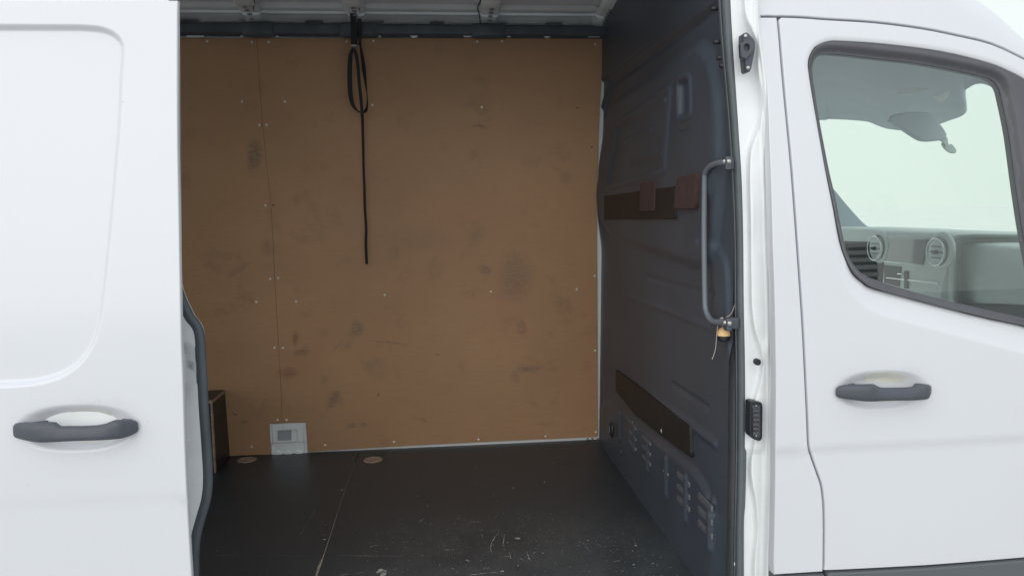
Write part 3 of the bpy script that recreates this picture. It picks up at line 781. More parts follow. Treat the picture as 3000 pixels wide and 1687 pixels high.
scr = [(521, 104), (634, 106), (676, 106), (872, 104), (940, 103), (1201, 105), (1263, 104), (1497, 112), (610, 256), (717, 256), (937, 265), (1212, 270), (653, 315), (671, 315), (668, 517), (680, 702), (700, 699), (645, 759), (745, 758), (968, 742), (1235, 734), (1496, 694), (1451, 728), (691, 875), (712, 875), (1497, 882), (698, 1056), (721, 1056), (633, 1123), (818, 1119), (991, 1111), (1204, 1105), (1372, 1097), (1499, 1086)]
V, Fc = dome(.0056, .0034, 10, 3); sme = mesh('screw', V, Fc); sme.materials.append(mat('screw_zinc_glint', (.80, .79, .74), .38, metal=.35))  # glints on the screw heads put into a pale base colour
for a, b in scr:
    u, v = a*1.16460, b*1.16460
    p = on_s(u, v, Yfar); jx = np.interp(v, jc[:, 1], jc[:, 0])
    o = link('screw', sme, None, PL1 if u < jx else PL2, loc=(p[0], p[1]-.0004, p[2]))
V2_, F2_ = dome(.0035, .0008, 8, 2); hme = mesh('screw_hole', V2_, F2_); hme.materials.append(PLAST2)
for a, b in ((1489, 370), (1452, 272), (687, 516)):
    p = on_s(a*1.1646, b*1.1646, Yfar); link('screw_hole', hme, None, PL2, loc=(p[0], p[1]-.0003, p[2]))
# bracket in the cut-out: stamped white metal with a slot and three arches
Yb = lambda x, z: Yfar(x, z)+.003+0*np.asarray(x)
def c3(P, s=2.387, ox=500, oy=1080): return [(ox+a/s, oy+b/s) for a, b in P]
bo = px_s(c3([(692, 387), (777, 384), (777, 381), (946, 376), (950, 470), (957, 594), (702, 607), (697, 500)]), Yb)
bh = px_s(rounded(c3([(745, 432), (884, 426), (887, 500), (745, 506)]), 3.5), Yb)
def dispB(Q):
    y = np.zeros(len(Q))
    for cx_, h_ in ((752, 575), (822, 572), (897, 570)):
        c = px_s(c3([(cx_, 606)]), Yb)[0]; tp = px_s(c3([(cx_, h_)]), Yb)[0]
        r_ = abs(tp[1]-c[1]); e = ((Q[:, 0]-c[0])/(r_*.78))**2+((Q[:, 1]-c[1])/r_)**2
        y -= .009*sst((1.05-e)/.35)
    for P in (c3([(712, 395), (720, 500), (708, 530), (712, 600)]), c3([(940, 380), (932, 470), (945, 590)])):
        y -= .005*np.exp(-(dist(Q, px_s(P, Yb), False)/.003)**2)
    l1 = px_s(c3([(715, 518), (930, 512)]), Yb); y += .004*sst((l1[0, 1]-Q[:, 1])/.004)
    y -= .004*np.exp(-(dist(Q, px_s(c3([(787, 384), (784, 425)]), Yb), False)/.0022)**2)
    return y
BR = panel('wall_bracket', dens(bo, .004), smap(Yb, dispB), PAINT_IN, VAN, grid=.0035, holes=[dens(bh, .004)], t=.006, r=.001)
panel('bracket_backing', px_s(c3([(738, 425), (842, 425), (842, 515), (738, 515)]), Yfar), smap(lambda x, z: Yfar(x, z)+.0095), mat('shadowed_grey_primer', (.36, .39, .43), .6), BR, grid=.02, t=.002, r=.0005)  # shade inside the slot put into this darker grey plate
# splintered rub marks on the bottom trim near the corner
for u0 in (1722, 1737, 1752):
    p = on_s(u0, 1286, Yfar)
    V, Fc = dome(.007, .002, 7, 2); V = [(x*random.uniform(.7, 1.3), y, z*random.uniform(.4, .8)) for x, y, z in V]
    link('rub_mark', mesh('rub_mark', V, Fc), EDGEW, VAN, loc=(p[0], p[1]+.009, p[2]))

# --- rail and roof lining, swept along x
X0, X1 = -3.2, .76
def prof(v, y): p = on_y(1500, v, y); return (p[1], p[2])
pr = [prof(112, 3.315), prof(70, 3.315), prof(68, 3.300), prof(46, 3.275), prof(44.5, 3.235), prof(36, 3.232), prof(34, 3.205), prof(20, 3.165), prof(17, 3.13), (2.95, 2.60), (2.7, 2.635), (2.4, 2.645), (2.15, 2.60), (2.02, 2.52), (1.97, 2.42)]
pr = np.array(pr)
prs = []
for i in range(len(pr)-1):
    for t in np.linspace(0, 1, 4)[:-1]: prs.append(pr[i]*(1-t)+pr[i+1]*t)
prs.append(pr[-1]); prs = np.array(prs)
ribx = [on_y(745, 67, 3.27)[0], on_y(1047, 66, 3.27)[0], on_y(1433, 69, 3.27)[0], on_y(1765, 60, 3.27)[0], on_y(745, 67, 3.27)[0]-.5, on_y(745, 67, 3.27)[0]-1.0]
ribx = sorted(ribx)
xs = [X0]
for a, b in zip(ribx[:-1], ribx[1:]):
    xs += [a-.028, a, a+.028]+list(np.linspace(a+.05, b-.05, 22))
xs += [ribx[-1]-.02, ribx[-1], X1]
xs = sorted(xs)
rows = []
for x in xs:
    # each bay of sheet metal is pressed inward slightly between ribs, with a scalloped lower edge
    dd = min(abs(x-r_) for r_ in ribx); w = sst((dd-.03)/.03)
    row = []
    for k, (y, z) in enumerate(prs):
        yy = y+(.012*w if k > 5 else 0); zz = z+(.010*w if k > 20 else 0)
        if 2 <= k <= 7:
            sc_ = sst((math.sin(x*2*math.pi/.25+1.0)+.2)/.5)*w; yy += .020*sc_*(1-abs(k-4.5)/3)
        row.append((x, yy, zz))
    rows.append(row)
RP = grid_obj('roof_lining', np.array(rows), METAL_IN, VAN); 
# outer roof skin keeps daylight out
X = np.array([[(x, y, z) for y, z in ((3.58, .5), (3.60, 1.3), (3.55, 2.2), (3.45, 2.56), (3.2, 2.68), (2.7, 2.74), (2.3, 2.72), (2.02, 2.705))] for x in (-3.25, -2, -1, 0, .86)])
grid_obj('roof_skin', X, PAINT, VAN, solid=.004)
for rx in ribx:
    if rx > .6: hw = .03
    else: hw = .030
    V = []; Fc = []; cs_ = [(-hw-.012, 0), (-hw, -.018), (-hw*.5, -.022), (hw*.5, -.022), (hw, -.018), (hw+.012, 0)]
    sel = prs[2:]
    for (y, z) in sel:
        # inward normal approx points to the bay centre
        c = np.array([2.6, 1.9])-np.array([y, z]); c /= np.linalg.norm(c)
        for (dx, dn) in cs_: V.append((rx+dx, y-c[0]*dn, z-c[1]*dn))
    n = len(cs_)
    for i in range(len(sel)-1):
        for j in range(n-1): Fc.append((i*n+j, i*n+j+1, (i+1)*n+j+1, (i+1)*n+j))
    me = mesh('roof_rib', V, Fc); fix(me); ro = link('roof_rib', me, METAL_IN, RP); sharp(ro, 30)
# slots in the ribs, their shade put in as darker grey caps
for rx in ribx:
    for v_, y_ in ((66, 3.262), (53, 3.243), (40, 3.21), (29, 3.17), (19, 3.125)):
        if rx < -1.0: continue
        c = prof(v_, y_); V, Fc = dome(.011, .0025, 12, 3)
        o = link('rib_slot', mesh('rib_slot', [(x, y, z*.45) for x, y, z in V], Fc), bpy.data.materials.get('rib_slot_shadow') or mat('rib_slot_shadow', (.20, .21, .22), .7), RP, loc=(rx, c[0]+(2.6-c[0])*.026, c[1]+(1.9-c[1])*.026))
        o.rotation_euler = (math.radians(35), 0, 0)
# cable along the third rib
cb = [on_y(u, v, y) for u, v, y in ((1411, -8, 3.08), (1405, 10, 3.12), (1399, 24, 3.15), (1403, 38, 3.19), (1406, 55, 3.225), (1407, 68, 3.25))]
tube_obj('roof_cable', crom(cb, k=4), .0025, PLAST2, RP, seg=6, up=(1, 0, 0))
for u, v in ((1820, 3), (1822, 3)):
    pass
for u, v in ((746, 30), (1057, 28)):
    a = on_y(u, 2, 3.10); b = on_y(u-4, 31, 3.165); tube_obj('roof_cable', [a, b], .0018, PLAST2, RP, seg=6, up=(1, 0, 0))
# rail
p0 = prof(74, 3.235); p1 = prof(104, 3.24)
RAIL = box_obj('roof_rail', (X0, .745, 3.235, 3.262, p1[1], p0[1]), RAILM, VAN, .010, 3)
_q0, _q1 = prof(74, 3.29), prof(112.5, 3.29)
box_obj('rail_base', (X0, .745, 3.286, 3.296, _q1[1], _q0[1]), RAILM, RAIL, .001, 1)
for a, b in ((704, 803), (992, 1106), (1382, 1486)):
    xa, xb = on_y(a, 90, 3.22)[0], on_y(b, 90, 3.22)[0]
    V = []; Fc = []; S = 22
    for s in np.linspace(0, 1, 15):
        x = xa+(xb-xa)*s; e = .35+.65*math.sin(math.pi*s)**.55
        for k in range(S):
            t_ = 2*math.pi*k/S; c_, s_ = math.cos(t_), math.sin(t_)
            V.append((x, 3.252+.032*e*np.sign(c_)*abs(c_)**.6, (p0[1]+p1[1])/2-.002+(.5*(p0[1]-p1[1])+.010)*(.82+.18*e)*np.sign(s_)*abs(s_)**.7))
    for i in range(14):
        for k in range(S): Fc.append((i*S+k, i*S+(k+1) % S, (i+1)*S+(k+1) % S, (i+1)*S+k))
    Fc += [tuple(range(S)), tuple(14*S+k for k in range(S))]
    me = mesh('rail_clamp', V, Fc); fix(me); link('rail_clamp', me, RAILM, RAIL)
for k, (u, w) in enumerate(((1213, 11), (1603, 11), (573, 26), (760, 56), (1094, 22), (1372, 14), (1740, 17), (1015, 20), (1480, 16))):
    a, b = on_y(u-w, 105, 3.284), on_y(u+w, 110.5, 3.284)
    if w == 11:
        V, Fc = dome(.017, .004, 14, 3); V = [(x, y, min(z, 0)*.8) for x, y, z in V]; link('rail_clip', mesh('rail_clip', V, Fc), PAINT_IN, RAIL, loc=((a[0]+b[0])/2, 3.284, a[2]+.003))
    else:
        box_obj('rail_clip', (a[0], b[0], 3.279, 3.2855, b[2], a[2]), PAINT_IN, RAIL, .001, 1)
X = [on_y(u, v, 3.318) for u, v in ((200, 112), (1772, 112))]

# ------------------------------------------------------------------ floor boards
jf = [(1052, 1323), (1003, 1457), (950, 1622), (927, 1687), (880, 1810)]
jx = [on_z(u, v, ZF)[:2] for u, v in jf]
yn, yf = 1.86, 3.475
fl = [(-3.2, yf)]+[(p[0]-.001, p[1]) for p in [(jx[0][0], yf)]+jx[1:-1]+[(jx[-1][0], yn)]]+[(-3.2, yn)]
fr_ = [(p[0]+.001, p[1]) for p in [(jx[0][0], yf)]+jx[1:-1]+[(jx[-1][0], yn)]]+[(.78, yn), (.78, yf)]
zmap = lambda a, b, d: np.stack([a, b, ZF-d+0*a], 1)
FB1 = panel('floor_board', dens(np.array(fl), .12), zmap, FLOOR, VAN, grid=.15, t=.012, r=.0008)
FB2 = panel('floor_board', dens(np.array(fr_), .12), zmap, FLOOR, VAN, grid=.15, t=.012, r=.0008)
box_obj('floor_pan', (-3.2, .78, 1.84, 3.5, .55, ZF-.013), PAINT_IN, VAN, 0)
# worn raw edge along the joint
wl = [on_z(u, v, ZF+.0006) for u, v in ((1040, 1356), (1003, 1457), (975, 1545), (950, 1622), (938, 1655), (927, 1687), (905, 1745))]
ww = [.0010, .0010, .0014, .0022, .0075, .0055, .004]
V = []; Fc = []
dl = crom(wl, k=10)
wd_ = np.interp(np.linspace(0, 6, len(dl)), range(7), ww)
for p, w in zip(dl, wd_):
    w1 = w*random.uniform(.5, 1.1); V += [(p[0]-w1, p[1], p[2]), (p[0], p[1], p[2]+.0004), (p[0]+w*.4, p[1], p[2])]
for i in range(len(dl)-1):
    for j in (0, 1): Fc.append((i*3+j, i*3+j+1, i*3+j+4, i*3+j+3))
link('worn_edge', mesh('worn_edge', V, Fc), mat('worn_board_edge', (.30, .26, .22), .8, vary=(60, .25)), FB1)
# scuffs, chips and scratches that can be told apart (photo pixel polylines, width in mm)
SC = [([(1440, 1560), (1437, 1600), (1448, 1575), (1462, 1561)], 0)]
def c4(P): return [(1200+a/2.976, 1200+b/2.976) for a, b in P]
marks = [(c4([(778, 1075), (745, 1105), (718, 1155), (707, 1200), (713, 1245)]), 1.6), (c4([(825, 1078), (822, 1130), (818, 1180), (885, 1184)]), 1.1), (c4([(488, 975), (630, 975)]), 1.4),
         (c4([(412, 946), (442, 945)]), 2), (c4([(80, 975), (124, 945)]), 1.8), (c4([(500, 1440), (640, 1425), (770, 1410)]), 2.2), (c4([(790, 1410), (822, 1402)]), 5), (c4([(790, 1280), (860, 1277), (885, 1275)]), 1.4),
         (c4([(870, 1240), (887, 1310)]), 2), (c4([(1505, 1150), (1570, 1230)]), .9), (c4([(1950, 1120), (1972, 1170)]), 1.3), (c4([(1770, 1320), (1850, 1310)]), 1.6), (c4([(1035, 1270), (1110, 1235)]), 1.5),
         (c4([(280, 1219), (400, 1219)]), .9), (c4([(1168, 616), (1180, 634)]), 2.2), (c4([(630, 1085), (636, 1110)]), 1.6), (c4([(640, 1383), (700, 1376)]), 1.6), (c4([(1830, 1402), (1880, 1396)]), 1.2), (c4([(148, 838), (170, 824)]), 1.6),
         ([(984, 1626), (1180, 1628)], .8), ([(1083, 1605), (1090, 1598), (1112, 1596)], 1.4), ([(1226, 1528), (1240, 1518)], 1.6), ([(990, 1684), (1080, 1673)], 1.8), ([(600, 1626), (900, 1626)], .6), ([(880, 1565), (925, 1490)], .5),
         (c4([(1020, 1230), (1040, 1290), (1052, 1310)]), 1.2), (c4([(0, 748), (200, 748)]), .7), (c4([(960, 1290), (1010, 1315)]), 1.2)]
MK = mat('scraped_floor_wear', (.42, .41, .39), .7, vary=(90, .35))
V = []; Fc = []
for P, w in marks:
    Q = [on_z(u, v, ZF+.0007) for u, v in crom(np.array(P, float), k=8)]
    b = len(V); n = len(Q)
    for i, p in enumerate(Q):
        t_ = np.array(Q[min(i+1, n-1)])-np.array(Q[max(i-1, 0)]); t_ /= np.linalg.norm(t_)+1e-9; nn = np.array([-t_[1], t_[0], 0])
        ww_ = w*.0012*(random.uniform(.15, 1) if random.random() < .75 else .05)*(.3+.7*math.sin(math.pi*(i+.5)/n))
        V += [tuple(p+nn*ww_), tuple(p-nn*ww_)]
    Fc += [(b+2*i, b+2*i+1, b+2*i+3, b+2*i+2) for i in range(n-1)]
chips = c4([(938, 1118), (905, 680), (1972, 1180), (108, 1268), (495, 1308), (514, 1314), (1330, 1228), (1162, 1248), (1485, 1148), (1952, 1346), (2158, 1350), (2120, 1336), (1943, 1226), (980, 1016), (950, 945), (1535, 445), (1312, 412), (1256, 462), (590, 498),
      (728, 744), (812, 1402), (1765, 686), (2130, 1444), (375, 1382), (618, 1310), (945, 1355), (1732, 1108), (1555, 1136)])+[(1003, 1434), (951, 1579), (1033, 1343), (1109, 1673), (1117, 1669), (1125, 1678), (1121, 1683), (1106, 1676), (1129, 1671)]
big = {0: 7, 1: 3.4, 2: 4, 28: 4, 29: 4.2, 31: 6, 32: 8, 33: 7, 34: 7, 35: 4, 36: 4}
for i, (u, v) in enumerate(chips):
    p = on_z(u, v, ZF+.0008); r_ = big.get(i, random.uniform(1.4, 2.6))*.001; b = len(V); n = 7
    for k in range(n):
        a = 2*math.pi*k/n; q = r_*random.uniform(.6, 1.3); V.append((p[0]+q*math.cos(a)*1.3, p[1]+q*math.sin(a)*1.2, p[2]))
    Fc.append(tuple(range(b, b+n)))
for i in range(900):
    x = random.uniform(-.25, .68); y = 1.88+.75*random.random()**1.6
    if random.random() < .12: x, y = random.uniform(-1, .6), random.uniform(1.9, 3.3)
    r_ = random.uniform(.0005, .0017); b = len(V); n = 5
    for k in range(n):
        a = 2*math.pi*k/n; q = r_*random.uniform(.6, 1.3); V.append((x+q*math.cos(a)*random.uniform(1, 1.8), y+q*math.sin(a), ZF+.0009))
    Fc.append(tuple(range(b, b+n)))
o = link('floor_scuffs', mesh('floor_scuffs', V, Fc), MK, FB2, smooth=False); o['kind'] = 'stuff'
# tie-down recesses: worn wooden rim round a dark cup
for u, v in ((723, 1347), (1093, 1347)):
    p = on_z(u, v, ZF)
    ring = [(p[0]+.036*math.cos(a), p[1]+.036*math.sin(a), ZF+.001) for a in np.linspace(0, 2*math.pi, 28, endpoint=False)]
    o = tube_obj('tie_down_recess', ring, .006, EDGEW, FB1 if u < 1000 else FB2, closed=True, seg=8, up=(0, 0, 1), flat=(1, .45))
    V, Fc = dome(.033, .0012, 24, 2); V = [(x, z, -y) for x, y, z in V]
    link('cup', mesh('cup', V, Fc), EDGEW, o, loc=(p[0], p[1], ZF+.001))

# --- wheel arch box at the left: dark boards with raw edges
yb_ = 3.23
A_ = on_y(628, 1172, yb_); zt_ = A_[2]; x1_ = on_y(629, 1300, yb_)[0]
WB = tag(empty('wheel_arch_box', (0, 0, 0))); WB.parent = VAN
box_obj('box_top', (-2.2, x1_, yb_, float(Yfar(0, zt_)), zt_-.012, zt_), BOXM, WB, .0006, 1)
box_obj('box_end', (x1_-.012, x1_-.001, yb_+.004, float(Yfar(0, ZF))-.001, ZF, zt_-.012), BOXM, WB, .0006, 1)
box_obj('box_front', (-2.2, x1_-.013, yb_+.001, yb_+.012, ZF, zt_-.012), BOXM, WB, .0006, 1)
box_obj('box_edging', (-2.2, x1_+.001, yb_-.002, yb_-.0002, zt_-.013, zt_+.0008), EDGEW, WB, 0)
box_obj('box_edging', (x1_+.0003, x1_+.002, yb_, float(Yfar(0, zt_))-.002, zt_-.012, zt_+.0008), EDGEW, WB, 0)
V = []; Fc = []
for i, z in enumerate(np.linspace(ZF+.001, zt_-.012, 16)):
    w = random.uniform(.004, .008)*(1.5 if i in (6, 7) else 1); V += [(x1_-.006-w/2, yb_-.001, z), (x1_-.003+w/2, yb_-.001, z), (x1_-.003+w/2, yb_+.002, z)]
for i in range(15):
    for j in (0, 1): Fc.append((i*3+j, i*3+j+1, i*3+j+4, i*3+j+3))
link('box_edging', mesh('box_edging', V, Fc), EDGEW, WB)

# ------------------------------------------------------------------ bulkhead (partition)
ys = np.arange(1.875, 3.462, .0065); zs = np.arange(ZF-.02, 2.66, .0065)
AY, AZ = np.meshgrid(ys, zs); Q = np.stack([AY.ravel(), AZ.ravel()], 1)
def bx(P): return px_x(P, XP)
def ribln(P, w, h):
    return h*np.exp(-(dist(Q, bx(P), False)/w)**2)
D = np.zeros(len(Q))                        # proud of the plane, towards the cargo bay
big_ = ccw(bx(crom([(1772, 500), (1777, 435), (1787, 338), (1797, 309), (1816, 280), (1869, 246), (1970, 179), (2053, 118), (2077, 115), (2096, 130), (2111, 164), (2120, 208), (2130, 260), (2137, 400), (2132, 520), (2110, 700), (2080, 800), (1950, 760), (1800, 700), (1768, 600)], True, 4)))
D += .020*sst(-sdist(Q, big_)/.045)
win = ccw(bx(rounded([(1826, 367), (1990, 256), (1972, 500), (1797, 551)], 16)))
s = sdist(Q, win); D += .009*np.exp(-(s/.012)**2)-.004*sst(-s/.02)
for P in ([(1828, 367), (1975, 293)], [(1850, 415), (1930, 378)], [(1862, 480), (1962, 452)], [(1975, 290), (1965, 470)]): D += ribln(P, .010, .007)
slot = ccw(bx(rounded([(2014, 238), (2048, 228), (2050, 335), (2015, 348)], 12))); s = sdist(Q, slot); D += .008*np.exp(-((s-.006)/.008)**2)-.012*sst(-s/.012)
slot = ccw(bx(rounded([(2014, 381), (2048, 372), (2046, 382), (2013, 391)], 3))); D -= .010*sst(-sdist(Q, slot)/.006)
D += ribln([(1840, 866), (2000, 925), (2083, 957)], .008, .006)
D -= ribln([(1900, 812), (2098, 864)], .008, .005)
D += ribln([(1815, 1090), (1882, 1142), (2022, 1236), (2105, 1300)], .010, .010)
D -= ribln([(1975, 1124), (2081, 1193)], .008, .006)
D += ribln([(1770, 320), (1797, 227), (1960, 112), (2125, -3)], .010, .012)
D -= ribln([(1775, 345), (1802, 245), (1960, 130), (2122, 15)], .010, .008)
D += .012*sst((ribz := (Q[:, 1]-np.interp(Q[:, 0], *(lambda B: (B[::-1, 0], B[::-1, 1]))(bx([(1797, 227), (1960, 112), (2125, -3)])))))/.02)
low_ = ccw(bx(crom([(1764, 1300), (1764, 1190), (1800, 1170), (1860, 1215), (1940, 1280), (2021, 1340), (2058, 1378), (2089, 1432), (2099, 1477), (2130, 1510), (2210, 1560), (2215, 1900), (1900, 1900)], True, 4)))
D += .012*sst(-sdist(Q, low_)/.03)
cush = bx([(1756, 560)])[0]
D = D*sst((3.42-Q[:, 0])/.10)*sst((Q[:, 0]-1.88)/.10)+.006
D += .022*np.exp(-((Q[:, 0]-3.40)/.10)**2-((Q[:, 1]-cush[1])/.20)**4)
arc = ccw(bx(crom([(2062, 700), (2090, 720), (2121, 763), (2130, 830), (2135, 1000), (2160, 1100), (2190, 500), (2150, 400)], True, 3))); D -= .010*sst(-sdist(Q, arc)/.02)
for (uc, v0, v1, w_) in ((1830, 1201, 1290, .016), (1872, 1254, 1325, .016), (1913, 1294, 1380, .016), (1969, 1335, 1455, .018), (2028, 1392, 1525, .018), (2099, 1462, 1606, .02)):
    a, b = bx([(uc, v0+6), (uc, v1-6)]); d = dist(Q, np.array([a, b]), False); D += .009*sst((w_-d)/.014)
Xg = np.stack([XP-D, Q[:, 0], Q[:, 1]], 1).reshape(len(zs), len(ys), 3)
BK = grid_obj('bulkhead', Xg, BULK, VAN); BK['label'] = 'dark plastic-lined partition between cargo bay and cab'
grid_obj('bulkhead_back', np.array([[(XP+.03, y, z) for y in (1.9, 2.6, 3.5)] for z in (.5, 1.5, 2.66)]), METAL_IN, BK)
def onbulk(P, lift): return px_x(P, XP-lift)
def pad(name, P, lift, t, mt, parent, r=.0015):
    Qp = dens(ccw(onbulk(P, lift)), .02); return panel(name, Qp, xmap(XP-lift), mt, parent, grid=.03, t=t, r=r)
pad('backing_strip', [(1770, 575), (1870, 560), (1977, 546), (1979, 642), (1770, 644)], .031, .02, STRIPM, BK)
pad('felt_patch', [(1876, 539), (1917, 534), (1915, 618), (1871, 621)], .036, .02, FELT, BK)
pad('felt_patch', [(1985, 519), (2038, 507), (2036, 560), (2032, 611), (1973, 612), (1977, 560)], .040, .02, FELT, BK)
pad('backing_strip', [(1803, 1083), (1837, 1108), (1882, 1142), (2020, 1248), (2022, 1339), (1939, 1278), (1862, 1217), (1803, 1145)], .019, .02, STRIPM, BK)
lv = []; LOUV = mat('louvre_plastic', (.105, .112, .128), .5, vary=(30, .1))
for ua, ub, hs, rowsl in ((1841, 1862, 6, ((1232, 1258), (1262, 1290), (1290, 1318))), (1880, 1904, 6.5, ((1278, 1303), (1306, 1333), (1335, 1363))),
                          (1982, 2018, 9, ((1386, 1421), (1422, 1458), (1457, 1494))), (2044, 2084, 10.5, ((1450, 1492), (1489, 1533), (1528, 1574)))):
    for va, vb in rowsl: lv.append([(ua, va-hs), (ub, vb-hs), (ub, vb+hs), (ua, va+hs)])
for P in lv:
    Qp = ccw(onbulk(P, .022)); Qp = rounded(Qp, .006, 3)
    panel('louvre', Qp, xmap(XP-.0225), LOUV, BK, grid=.02, t=.006, r=.004)
# anchor ring low on the far side of the bulkhead, its plate and paint chips
p = on_x(1802, 1258, XP-.02)
ring = [(XP-.035, p[1]+.018*math.cos(a), p[2]+.028*math.sin(a)) for a in np.linspace(0, 2*math.pi, 20, endpoint=False)]
tube_obj('anchor_ring', ring, .006, PLAST2, BK, closed=True, seg=8, up=(1, 0, 0))
tube_obj('anchor_ring_inner', [(XP-.045, q[1]*.45+p[1]*.55, q[2]*.6+p[2]*.4) for q in ring], .003, STEEL if False else SEALG, BK, closed=True, seg=6, up=(1, 0, 0))
V = []; Fc = []
for u, v, r_ in ((1938, 1262, 6), (1819, 1322, 3.2), (1944, 1379, 3), (1957, 1390, 4), (1853, 1235, 2.5), (1770, 1245, 2), (1771, 1276, 2.4), (2152, 1650, 4), (1792, 265, 1.5), (1876, 526, 2)):
    p = on_x(u, v, XP-.026 if v > 1100 and u > 1780 else XP-.004); b = len(V); n = 6
    for k in range(n):
        a = 2*math.pi*k/n; q = r_*.0009*random.uniform(.6, 1.2); V.append((p[0], p[1]+q*math.cos(a)*1.6, p[2]+q*1.5*math.sin(a)))
    Fc.append(tuple(range(b, b+n)))
link('paint_chips', mesh('paint_chips', V, Fc), PAINT_IN, BK, smooth=False)['kind'] = 'stuff'
# hooks near the top by the seal
for u, v in ((2108, 124), (2118, 170), (2126, 193), (2100, 26)):
    p = on_x(u, v, XP-.02); 
    V, Fc = tube([(XP-.005, p[1], p[2]), (XP-.035, p[1], p[2])], .006, seg=8, up=(0, 0, 1)); me = mesh('peg', V, Fc); fix(me); link('peg', me, PLAST2, BK)
# grab handle
XH = XP-.032
gp = [(2124, 476), (2105, 478), (2091, 482), (2078, 490), (2069, 503), (2065, 520), (2063.5, 600), (2063, 700), (2064, 790), (2065.5, 880), (2068, 908), (2076, 928), (2089, 941), (2110, 944), (2128, 944)]
pw = np.array([on_x(u, v, XH) for u, v in crom(gp, k=5)])
GH = tube_obj('grab_handle', pw, .0074, mat('grey_handle_paint', (.17, .19, .225), .4, vary=(30, .05)), VAN, seg=12, up=(1, 0, 0))
for u, v in ((2134, 474), (2136, 945)):
    p = on_x(u-5, v, XP-.03)
    box_obj('handle_foot', (XP-.036, XP-.022, p[1]-.010, p[1]+.012, p[2]-.020, p[2]+.012), PLAST, GH, .003, 2)
    box_obj('handle_foot', (XP-.024, XP+.004, p[1]+.010, p[1]+.030, p[2]-.018, p[2]+.010), PLAST, GH, .003, 2)
    V, Fc = dome(.0062, .006, 6, 3); V = [(-(-y)+0*x, x, z) for x, y, z in V]
    V = [(y if False else q[0], q[1], q[2]) for q in V for y in (0,)]
    link('bolt', mesh('bolt', V, Fc), STEEL, GH, smooth=False, loc=(XP-.036, p[1], p[2]))
    V, Fc = dome(.007, .006, 6, 3); link('bolt', mesh('bolt', V, Fc), STEEL, GH, smooth=False, loc=(XP-.029, p[1]-.010, p[2]))

# ------------------------------------------------------------------ things hanging in the van
# webbing strap looped over the rail
def c5(P): return [(500+a/3.4347, b/3.4347) for a, b in P]
def ribbon(P, w, y, yf=None, t=.0016):
    Q = crom(np.array(P, float), k=8); n = len(Q); ws = np.interp(np.linspace(0, 1, n), np.linspace(0, 1, len(w)), w)
    V = []; Fc = []
    for i in range(n):
        tv = Q[min(i+1, n-1)]-Q[max(i-1, 0)]; tv /= np.linalg.norm(tv)+1e-9; nn = np.array([-tv[1], tv[0]])
        yy = y if yf is None else yf(i/(n-1))
        for sgn, dy in ((1, 0), (-1, 0), (-1, t), (1, t)):
            q = Q[i]+nn*ws[i]*.5*sgn; tw = .012*sgn if ws[i] < 9 else .004*sgn
            p = on_y(q[0], q[1], yy+dy+tw); V.append(tuple(p))
    for i in range(n-1):
        for k in range(4): Fc.append((i*4+k, i*4+(k+1) % 4, (i+1)*4+(k+1) % 4, (i+1)*4+k))
    Fc += [(0, 1, 2, 3), tuple((n-1)*4+k for k in (3, 2, 1, 0))]
    return V, Fc
ST = tag(empty('hanging_strap', tuple(on_y(1037, 60, 3.2))), 'black webbing strap looped over the roof rail with a long tail on the plywood wall', 'strap')
def child(name, VF, mt):
    V, Fc = VF; L = np.array(ST.location); me = mesh(name, [tuple(np.array(v)-L) for v in V], Fc); fix(me); o = link(name, me, mt, ST); sharp(o, 40); return o
child('strap_collar', ribbon(c5([(1828, 62), (1835, 150), (1842, 300), (1845, 400), (1848, 480)]), [14, 19, 17, 19, 20, 18], 3.205), WEB)
child('strap_collar', ribbon(c5([(1900, 190), (1905, 290), (1903, 380), (1905, 460)]), [9, 14, 12, 8], 3.20), WEB)
child('strap_loop', ribbon(c5([(1842, 490), (1818, 530), (1806, 600), (1802, 760), (1808, 930), (1828, 1040), (1865, 1105), (1905, 1133)]), [9, 11, 13, 14, 14, 12, 6, 4], 3.24), WEB)
child('strap_loop', ribbon(c5([(1842, 488), (1868, 560), (1885, 680), (1898, 850), (1915, 1000), (1926, 1140)]), [9, 11, 10, 9.5, 9.5, 9.5], 3.22), WEB)
child('strap_loop', ribbon(c5([(1905, 440), (1925, 560), (1945, 700), (1962, 840), (1976, 950), (1978, 1050), (1965, 1110), (1940, 1132)]), [5, 9, 12, 7, 2.5, 5, 9, 7], 3.23), WEB)
tail = [(500+a/3.4347, b/3.4347) for a, b in ((1926, 1130), (1931, 1250), (1936, 1440))]+[(1065.5, 500), (1067.5, 550), (1069, 610), (1072.5, 665), (1072, 720), (1074.5, 774)]
child('strap_tail', ribbon(tail, [9.5, 8, 7.5, 7.5, 8, 8.5, 8.5], 3.25, lambda t: 3.24+.06*t), WEB)
box_p = on_y(*c5([(1845, 470)])[0], 3.20)
L = ST.location
V, Fc = boxg(box_p[0]-.011, box_p[0]+.011, 3.188, 3.2, box_p[2]-.002, box_p[2]+.004); child('strap_buckle', (V, Fc), STEEL)

